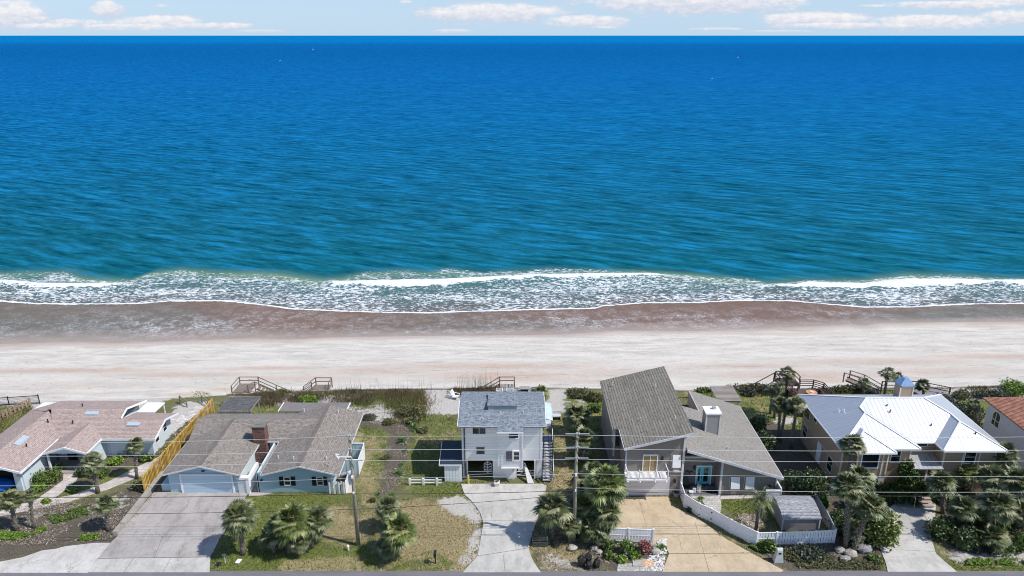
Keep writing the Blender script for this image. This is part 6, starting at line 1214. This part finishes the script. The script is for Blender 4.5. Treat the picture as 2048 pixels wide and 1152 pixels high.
def leaves(n, rx, ry, rz, size, seed, lumps=7, z0=.0, elong=2.0, hollow=.55):
    r = np.random.default_rng(seed)
    lc = r.normal(size=(lumps,3)); lc /= np.linalg.norm(lc, axis=1)[:,None]; lc[:,2] = np.abs(lc[:,2])*.8; lc = lc*r.uniform(.25,.62,(lumps,1)); lc[0] = 0
    lr = r.uniform(.30,.52,lumps); lr[0] = .62
    w_ = lr**2; ii = r.choice(lumps, n, p=w_/w_.sum())
    d = r.normal(size=(n,3)); d /= np.linalg.norm(d, axis=1)[:,None]
    rad = r.uniform(hollow, 1, n)**.6*(1+.12*r.normal(size=n))
    P = lc[ii] + d*(lr[ii]*rad)[:,None]; P = P[P[:,2] > -.25]; d = d[:len(P)]; n = len(P)
    P = P*np.array([rx,ry,rz]); P[:,2] += z0 + rz*.28
    P[:,2] = np.maximum(P[:,2], .03)
    nr = d + r.normal(size=(n,3))*.7 + np.array([0,0,.5]); nr /= np.linalg.norm(nr,axis=1)[:,None]
    a = np.cross(nr, r.normal(size=(n,3))); a /= np.linalg.norm(a,axis=1)[:,None]; b = np.cross(nr, a)
    s = size*r.uniform(.6,1.25,n)[:,None]
    V = np.stack([P-a*s*elong*.5, P+b*s*.5, P+a*s*elong*.5, P-b*s*.5], 1).reshape(-1,3)
    F = np.arange(n*4).reshape(n,4); return V, F
def leafobj(name, V, F, mat, off, parent=None):
    me = bpy.data.meshes.new(name); me.vertices.add(len(V)); me.vertices.foreach_set('co', V.astype(np.float32).ravel()); k = F.shape[1]
    me.loops.add(F.size); me.loops.foreach_set('vertex_index', F.astype(np.int32).ravel()); me.polygons.add(len(F))
    me.polygons.foreach_set('loop_start', np.arange(0, F.size, k, dtype=np.int32)); me.polygons.foreach_set('loop_total', np.full(len(F), k, dtype=np.int32)); me.update(calc_edges=True)
    me.materials.append(mat); o = bpy.data.objects.new(name, me); C.objects.link(o); o.location = off
    if parent: o.parent = parent
    return o
sn_ = [100]
def shrub(label, px, py, wpx, hm, kind, dm=None, cat='shrub', leaf=.13, nk=1.0, name=None, z=0.0):
    """px,py = foot of the shrub in the photo, wpx = half width"""
    x, y = XY(px, py, z); d = y*C_-(z-CAMH)*S_; rx = wpx*d/FPX; ry = dm or rx*.85; y += ry*.55
    n = int(nk*min(5200, 300 + 420*rx*max(ry,hm)/ (leaf/.13)**1.3)); sn_[0] += 1
    V, F = leaves(n, rx*1.15, ry*1.15, hm*.95, leaf, sn_[0], lumps=5+int(rx*5))
    T = Thing(name or 'shrub', label, cat, (x,y,z)); leafobj('foliage', V, F, LM[kind], (0,0,0), T.e)
    st = MB(); rn = random.Random(sn_[0])
    for i in range(5): a = i*1.3; st.tube([(x,y,z-.05),(x+rx*.35*math.cos(a),y+ry*.35*math.sin(a),z+hm*.6)], [.04+.01*hm,.02], 5)
    T.part('stems', st, barkm, uv=False); return T
SH = [
 ('tangled green bush low in the middle of the right thicket',1990,1078,36,1.7,'mid'),('dark bush between the slim palm and the thicket',1940,1062,34,1.7,'dark'),('dark bush at the right edge behind the thicket palms',2042,1062,34,2.0,'dark'),('olive bush in the shade behind the vinyl fence end palms',1722,1030,32,1.8,'grey'),('glossy bush filling under the leaning palm',1745,1088,28,1.6,'mid'),('dark bush behind the tan house front palms',1750,1000,26,1.5,'dark'),('olive scrub at the upper end of the mulch strip',775,850,18,.5,'olive'),('low grey scrub left of the mulch strip',735,842,20,.4,'grey'),('olive scrub beside the lawn behind the lean-to',845,868,14,.5,'olive'),('brownish scrub halfway down the mulch strip',772,920,12,.35,'olive'),
 ('broad dark bush against the pink-roofed house garage wing',85,975,34,1.3,'mid'),('bright green bush at the foot of the garage wing wall',75,985,16,.9,'bright'),('spreading cycad-like bush at the entry porch of the pink-roofed house',112,945,14,.9,'mid'),('small dark bush right of the entry porch walk',163,955,13,1.0,'dark'),
 ('bright low bush between the two stone walks',142,985,14,.5,'bright'),('long mid-green ground bush along the curved walk',192,955,26,.7,'mid'),('yellow-green mound beside the recessed blue wall',228,930,18,.7,'bright'),('leafy hedge under the recessed blue wall window',262,912,32,.9,'mid'),('dark-leaved bush at the right end of the recessed blue wall',292,925,16,.8,'mid'),
 ('bright round bush beside the lower stone walk at the left',68,1000,11,.6,'bright'),('green bush at the left garage door edge',12,1000,20,.6,'bright'),('bush in shade under the near end of the yellow fence',272,982,16,.8,'olive'),('agave-like bush beside the middle of the yellow fence',370,905,15,.9,'mid'),('small bright bush by the lower walk near the scarred palms',90,1008,10,.4,'bright'),
 ('bright bush on the dune behind the blue house patio roof',612,808,22,1.0,'bright'),('small bright bush beside the beach stairs behind the blue house',565,786,9,.5,'bright'),
 ('olive rounded beach shrub between the white house and the taupe house',1160,797,30,.9,'olive',1.3),('green shrub left of the taupe house back corner',1192,826,16,1.0,'mid'),('second olive beach shrub touching the taupe house',1190,806,20,1.0,'olive'),
 ('dark spreading evergreen behind the low taupe roof',1515,878,30,2.6,'dark'),('second dark evergreen below the thin palm cluster',1532,905,26,2.2,'dark'),('mid-green bush at the base of the thin palm cluster',1525,850,18,1.2,'dark'),('sparse grey bush beside the thin palms',1500,794,16,.9,'grey',.8),
 ('large dark shrub against the left wall of the tan house',1632,1010,38,3.4,'dark'),('bright green lower branches of the hedge by the tan house wall',1648,1020,14,1.4,'bright'),('dark shrub in the gap between the taupe and tan houses',1590,990,30,2.2,'dark'),
 ('broad glossy sea-grape tree beside the concrete driveway',1768,1100,50,3.0,'grape'),('dark understory bush between the two tall fence-end palms',1690,1070,36,1.8,'dark'),('dark bush behind the leaning palm trunk',1735,1060,30,2.2,'grey'),
 ('round dark bush behind the pale mailbox pillar',1543,1106,20,1.0,'mid'),('small bright bush at the vinyl fence corner',1524,1098,10,.6,'bright'),('low dark groundcover bush in front of the shed fence',1625,1125,40,.7,'grey'),('olive groundcover between the mailbox pillar and the dark bush',1585,1120,24,.45,'olive'),('bright bush at the driveway edge under the sea grape',1752,1128,18,.6,'mid'),
 ('large dark bush right of the concrete driveway',1895,1085,40,1.9,'dark'),('second dark bush in the right thicket',1950,1105,44,1.9,'dark'),('bright-tipped bush in the right thicket above the grass strip',2010,1110,40,1.8,'mid'),('green bush at the right edge of the thicket',2046,1105,26,1.7,'mid'),('bush behind the thicket palms near the stucco house',1965,1040,40,2.0,'dark'),('bush against the right wing of the tan house',1925,1010,30,1.6,'dark'),('small spiky bush on the driveway beside the front steps',1833,1015,11,.6,'mid'),('low shrub at the foot of the conifer',1790,1005,18,.8,'grey'),
 ('dense grey-green hedge beyond the right corner of the metal roof',1905,830,40,2.0,'grey'),('grey-green hedge touching the red tile roof corner',1945,850,32,2.4,'grey'),('brownish lower hedge between metal roof and stucco wall',1955,880,26,1.8,'olive'),('green dune bush left of the lookout deck end',1925,800,20,1.1,'olive'),('green mound on the dune at the right edge above the tile roof',2035,790,32,1.5,'bright'),('low grey hedge behind the red tile roof',1990,800,44,1.0,'grey',1.0),
 ('white-flowering shrub in front of the short white fence centre',1256,1110,20,1.2,'flower'),('white-flowering shrub at the left of the short white fence',1217,1105,14,1.0,'flower'),('red-leaved shrub at the right end of the short white fence',1290,1110,16,1.25,'red'),('low bright bush below the white-flowering shrubs',1246,1126,14,.5,'bright'),('green agave clump below the red-leaved shrub',1270,1117,14,.5,'bright'),('low leafy bush beside the trash bags',1219,1120,14,.5,'mid'),
 ('dark bushes behind the right utility pole',1150,1075,30,1.4,'dark'),('dark undergrowth under the large garage palm',1200,1040,32,2.0,'dark'),('dark undergrowth left of the taupe house wall',1170,975,28,1.4,'grey'),('small dark bush at the vinyl gate',1385,1024,10,.4,'dark'),('green hedge behind the lawn left of the metal roof',1690,786,50,.7,'olive',.8),('green low hedge by the beach behind the taupe house',1500,782,56,.7,'olive',.8),('green low hedge between lattice pergola and low taupe roof',1412,785,26,.5,'mid',.6),('dark bush beside the tan chimney',1812,796,18,1.0,'grey',.8),('dark low bush right of the tan steps',1868,1005,14,.9,'dark'),
 ('green bush left of the white house lean-to lawn, near the dune grass',826,852,20,.7,'olive'),('brown sprawling dune bush above the left lawn strip',815,838,30,1.2,'olive'),('low bush in the mulch strip',745,1005,8,.4,'olive'),('green clump by the curb of the stained driveway',165,1082,14,.35,'bright'),('green clump near the stout rough palm',188,1078,10,.3,'bright')]
for a in SH: shrub(*a, leaf=.20 if a[5] in ('grape',) else (.12 if a[4] < .7 else .14))
# juniper in front of the porch
x, y = XY(1806,1004); T = Thing('juniper', 'tall dark twisted juniper in front of the tan house porch', 'tree', (x,y,0))
T.part('trunk', MB().tube([(x,y,-.1),(x+.15,y,1.5),(x-.1,y,3.4),(x-.2,y,4.4)], [.2,.16,.1,.04], 8), barkm, uv=False)
Vs = []; 
for i, (dx, dz, r_, h_) in enumerate(((0,.3,1.5,1.5),(-.9,.9,1.0,1.1),(.8,1.1,1.1,1.3),(-.2,1.9,1.1,1.6),(1.5,.9,.8,1.0),(-.3,3.0,.7,1.5),(.5,2.2,.7,1.2),(-1.5,.5,.7,.6))):
    V, F = leaves(1000, r_, r_, h_, .13, 900+i, 6, 0, 3.0); V = V + np.array([dx, 0, dz]); Vs.append(V)
V = np.concatenate(Vs); leafobj('crown', V, np.arange(len(V)).reshape(-1,4), leafmat('juniper_leaf', (.015,.035,.008), (.06,.11,.02), (.12,.18,.03), .6, .3), (0,0,0), T.e)
# cycads / coonties in the mulch strip
def spiky(seed, n=34):
    r = random.Random(seed); V = []; F = []
    for i in range(n):
        az = i*2.4; el = R(r.uniform(15,80)); p_ = Vector((0,0,.05)); d = Vector((math.cos(el)*math.cos(az), math.cos(el)*math.sin(az), math.sin(el))); s = Vector((-math.sin(az), math.cos(az), 0))*.07; o = len(V)
        V += [p_, p_+d*.5+s, p_+d*.5-s, p_+d*.95+Vector((0,0,-.2))]; F += [(o,o+1,o+2),(o+1,o+3,o+2)]
    return [tuple(v) for v in V], F
V, F = spiky(1); cy = mkmesh('fronds', V, F, uv=False, mat=LM['spike']); V, F = spiky(2, 26); cyd = mkmesh('dry_fronds', [(a,b,c*.25) for a,b,c in V], F, uv=False, mat=palmd)
for px, py, r_, lb in ((828,858,14,'topmost coontie plant in the mulch strip beside the lawn'),(805,884,15,'second coontie from the top in the mulch strip'),(812,902,9,'third small coontie in the mulch strip'),(797,950,14,'fourth coontie in the mulch strip, level with the white rail fence'),(782,998,16,'lowest coontie in the mulch strip above the palm clump'),(757,990,8,'small coontie left of the lowest one in the mulch strip'),(803,930,7,'tiny coontie in the middle of the mulch strip'),(1322,1098,13,'dark spiky clump on the white stones at the tan driveway edge'),(1402,999,9,'spiky dark plant on the pale pavers by the white gate'),(1232,1085,10,'spiky green clump left of the short white fence')):
    x, y = XY(px, py); T = Thing('coontie', lb, 'plant', (x,y,0), 'spiky low plants'); d = (y*C_+CAMH*S_)/FPX
    for me_, s in ((cy, 1.0),) + (((cyd, 1.25),) if px < 900 else ()):
        o = bpy.data.objects.new(me_.name.split('.')[0], me_); C.objects.link(o); o.parent = T.e; o.scale = (r_*d*s*1.15,)*3; o.rotation_euler = (0,0,px)
# dune grass and weeds: nobody could count these
def blades(n, region, h, wd, mat, label, name, cat, seed, lean=.35, zf=None, cl=0):
    r = np.random.default_rng(seed); P = []
    poly = PP(region); xs_ = [p[0] for p in poly]; ys_ = [p[1] for p in poly]
    X = r.uniform(min(xs_), max(xs_), n*3); Y = r.uniform(min(ys_), max(ys_), n*3); k = inpoly(X, Y, poly)
    if cl: k &= (vn(X, Y, cl, cl*.7, seed, 3) > -.05)
    X = X[k][:n]; Y = Y[k][:n]; m_ = len(X)
    if m_ == 0: return
    X = X + r.normal(size=m_)*.75; Y = np.minimum(Y + r.normal(size=m_)*.5, WALL(X)-.05); hv = np.clip(.75 + .8*vn(X, Y, 1.8, 1.2, seed+60, 3), .25, 1.4) if n > 1000 else 1.0
    Z = np.zeros(m_) if zf is None else zf(X, Y); a = r.uniform(0, 6.28, m_); hh = hv*h*r.uniform(.5,1.2,m_); lx, ly = r.normal(size=m_)*lean*hh, r.normal(size=m_)*lean*hh
    ux, uy = np.cos(a)*wd/2, np.sin(a)*wd/2
    V = np.stack([np.stack([X-ux,Y-uy,Z-.03],1), np.stack([X+ux,Y+uy,Z-.03],1), np.stack([X+lx,Y+ly,Z+hh],1)],1).reshape(-1,3)
    o = leafobj(name, V, np.arange(m_*3).reshape(-1,3), mat, (0,0,0)); o['kind'] = 'stuff'; o['label'] = label; o['category'] = cat
brg = leafmat('brown_dune_grass', (.08,.06,.04), (.24,.19,.13), (.20,.24,.08), .9, .1); olg = leafmat('olive_dune_grass', (.08,.075,.025), (.24,.21,.09), (.40,.34,.18), .8, .2); grg = leafmat('lawn_blades', (.055,.09,.02), (.21,.26,.065), (.42,.37,.16), .7, .2)
tang = leafmat('dry_lawn_blades', (.22,.18,.085), (.52,.44,.26), (.62,.54,.34), .8, .2)
blades(6000, [(475,784),(490,810),(550,810),(575,785)], .65, .06, brg, 'brown dune grass between the pergola and the beach stairs', 'dune_grass', 'grass', 1, cl=1.5)
blades(4500, [(575,812),(590,790),(640,786),(660,795),(620,808)], .6, .06, brg, 'brown dune grass behind the flat patio roof', 'dune_grass', 'grass', 2, cl=1.2)
blades(7000, [(660,786),(665,804),(745,810),(840,806),(845,785),(760,780)], .55, .06, brg, 'brown dune grass along the seawall beside the green patch', 'dune_grass', 'grass', 3, cl=1.6)
blades(7000, [(775,800),(800,830),(805,845),(835,842),(850,805),(830,790)], .5, .06, olg, 'olive and gold dune grass above the mulch strip', 'dune_grass', 'grass', 4)
blades(4500, [(915,778),(920,790),(985,790),(985,779)], .6, .05, brg, 'dark grass tuft on the seawall behind the white house', 'dune_grass', 'grass', 5)
blades(130, [(925,779),(930,785),(980,785),(980,779)], 2.6, .035, brg, 'tall thin sea oats over the seawall behind the white house', 'sea_oats', 'grass', 6, lean=.08)
blades(160, [(660,787),(665,795),(850,795),(850,784)], 2.0, .035, brg, 'scattered tall sea oats above the brown dune grass', 'sea_oats', 'grass', 7, lean=.08)
blades(9000, [(-200,812),(60,812),(60,840),(0,880),(-200,900)], .4, .06, olg, 'low dune plants at the upper left beside the black metal fence', 'dune_grass', 'grass', 8)
blades(9000, [(1580,778),(1880,778),(1990,772),(2300,772),(2300,800),(1900,800),(1600,795)], .45, .07, olg, 'low olive dune plants along the seawall at the right', 'dune_grass', 'grass', 9, cl=2)
for rg_, sd in (([(700,806),(710,812),(800,812),(805,798)], 10),):
    blades(5000, rg_, .35, .1, LM['bright'], 'bright green leafy patch below the brown dune grass', 'beach_creeper', 'plants', sd)
# lawn blades where the ground is grassy and nothing is paved
r = np.random.default_rng(77); n = 260000; LXs, LYW, LC = LAND
X = r.uniform(-62, 62, n); Y = r.uniform(47.1, 78, n); vis = np.abs(X) < Y*.72+14; X = X[vis]; Y = Y[vis]
ci = np.clip(np.round((X+84)/.25).astype(int), 0, len(LXs)-1); ri = np.clip(np.round((Y-46.3)/(LYW[ci]-46.3)*130).astype(int), 0, 130)
g = LC['green'][ri,ci]; tn_ = LC['tan'][ri,ci]; bare = np.maximum(LC['sand'][ri,ci], LC['mulch'][ri,ci])
PAVED = [o for o in C.objects if o.type == 'MESH' and o.name.split('.')[0] in ('driveway','apron','walk','entry_walk','porch_floor','house_walk','beach_pavers','paver_edging','entry_pad','side_pad','porch_step')]
pav = np.zeros(len(X), bool)
for o in PAVED:
    k = len(o.data.polygons[0].vertices); pav |= inpoly(X, Y, [(o.data.vertices[i].co.x, o.data.vertices[i].co.y) for i in o.data.polygons[0].vertices])
for (a,b,c_,d) in ((-51.5,-36.5,57.9,71),(-32.1,-15.9,57.6,68.6),(-6.5,3,59.4,65.3),(9.7,24.6,57.2,70.3),(30.5,44.5,57.2,67.4),(49.2,65,48.5,67)): pav |= (X>a)&(X<b)&(Y>c_)&(Y<d)
nz = vn(X, Y, 2.2, 1.8, 88, 4)
keep = ~pav & (np.maximum(g, tn_) + .45*nz > .35) & (bare + .3*nz < .55)
X, Y, g, tn_ = X[keep], Y[keep], g[keep], tn_[keep]; nz2 = vn(X, Y, 3.0, 2.4, 89, 4); dry_ = (tn_ + .5*nz2) > g
for msk, mt_, nm, lb in ((~dry_, grg, 'lawn_grass', 'green lawn grass of the yards'), (dry_, tang, 'dry_lawn_grass', 'tan dormant lawn grass of the yards')):
    x_, y_ = X[msk], Y[msk]; m_ = len(x_); a = r.uniform(0,6.28,m_); hh = r.uniform(.04,.13,m_); ux, uy = np.cos(a)*.045, np.sin(a)*.045; l1, l2 = r.normal(size=m_)*.05, r.normal(size=m_)*.05
    V = np.stack([np.stack([x_-ux,y_-uy,x_*0-.02],1), np.stack([x_+ux,y_+uy,x_*0-.02],1), np.stack([x_+l1,y_+l2,hh],1)],1).reshape(-1,3)
    o = leafobj(nm, V, np.arange(m_*3).reshape(-1,3), mt_, (0,0,0)); o['kind'] = 'stuff'; o['label'] = lb; o['category'] = 'grass'
# litter of leaves and twigs on the mulch
def litter(region, n, mat, label, seed, s=.065):
    r = np.random.default_rng(seed); poly = PP(region); X = r.uniform(min(p[0] for p in poly), max(p[0] for p in poly), n*2); Y = r.uniform(min(p[1] for p in poly), max(p[1] for p in poly), n*2)
    k = inpoly(X, Y, poly) & (vn(X, Y, 1.5, 1.5, seed, 3) > -.1); X = X[k][:n]; Y = Y[k][:n]; m_ = len(X); a = r.uniform(0,6.28,m_); L = s*r.uniform(.5,1.6,m_); ca, sa = np.cos(a)*L, np.sin(a)*L
    V = np.stack([np.stack([X-ca,Y-sa,X*0+.02],1), np.stack([X-sa*.35,Y+ca*.35,X*0+.05],1), np.stack([X+ca,Y+sa,X*0+.07],1), np.stack([X+sa*.35,Y-ca*.35,X*0+.03],1)],1).reshape(-1,3)
    o = leafobj('leaf_litter', V, np.arange(m_*4).reshape(-1,4), mat, (0,0,0)); o['kind'] = 'stuff'; o['label'] = label; o['category'] = 'litter'
lit_ = leafmat('litter', (.12,.085,.06), (.42,.36,.30), (.6,.55,.48), .9, .1)
litter([(0,1005),(320,990),(232,1076),(110,1090),(-100,1090)], 7000, lit_, 'leaf litter and twigs over the mulch yard at the left', 31)
litter([(785,840),(820,840),(810,960),(760,1005),(755,960)], 1600, lit_, 'dry leaves along the mulch strip', 32)
litter([(1340,1010),(1512,1095),(1760,1060),(1770,1143),(1570,1143)], 1500, lit_, 'leaf litter along the shed fence and street edge', 33)
litter([(1060,1085),(1330,1080),(1330,1143),(1078,1143)], 1500, lit_, 'leaf litter around the flowering shrubs and kerb', 34)
litter([(1870,980),(2200,980),(2200,1125),(1895,1120)], 1800, lit_, 'leaf litter under the right-hand thicket', 35)
litter([(1475,1028),(1545,1030),(1515,1062),(1485,1055)], 300, lit_, 'fallen fronds in the fenced garden corner', 36, .16)
litter([(640,812),(740,812),(830,835),(760,850),(690,840)], 1500, leafmat('pale_debris', (.4,.37,.34), (.7,.67,.63), None, .9, .1), 'pale shell debris on the bare sand beyond the patio roof', 37)
for nm, rg_, mt_, lb, sd, n in (('ground_cover', [(90,1032),(185,1010),(205,1022),(110,1050)], 'mid', 'low green ground cover below the lower stone walk', 41, 1800), ('ground_cover', [(-10,1062),(60,1068),(100,1045),(95,1062),(30,1082),(-30,1080)], 'bright', 'bright ground cover at the feet of the two scarred palms', 42, 1500), ('ground_cover', [(1580,1118),(1750,1100),(1765,1140),(1600,1138)], 'olive', 'olive ground cover beside the street near the boulders', 43, 1800), ('ground_cover', [(1495,1092),(1512,1093),(1560,1125),(1545,1122)], 'mid', 'green border plants at the foot of the white fence', 44, 700), ('ground_cover', [(305,905),(345,870),(400,825),(385,850),(325,920)], 'olive', 'scrubby plants along the yellow fence', 45, 900), ('ground_cover', [(1900,1120),(2200,1118),(2200,1130),(1920,1131)], 'bright', 'bright green grass strip along the street at the right', 46, 3000)):
    r = np.random.default_rng(sd); poly = PP(rg_); X = r.uniform(min(p[0] for p in poly), max(p[0] for p in poly), n*4); Y = r.uniform(min(p[1] for p in poly), max(p[1] for p in poly), n*4)
    k = inpoly(X, Y, poly) & (vn(X, Y, 1.2, 1.0, sd, 3) > -.12); X = X[k][:n]; Y = Y[k][:n]; m_ = len(X); P = np.stack([X, Y, r.uniform(.03,.22,m_)],1)
    nr = r.normal(size=(m_,3))*.6+np.array([0,0,1]); nr /= np.linalg.norm(nr,axis=1)[:,None]; a = np.cross(nr, r.normal(size=(m_,3))); a /= np.linalg.norm(a,axis=1)[:,None]; b = np.cross(nr,a)
    V = np.stack([P-a*.09,P+b*.05,P+a*.09,P-b*.05],1).reshape(-1,3); o = leafobj(nm, V, np.arange(m_*4).reshape(-1,4), LM[mt_], (0,0,0)); o['kind'] = 'stuff'; o['label'] = lb; o['category'] = 'plants'
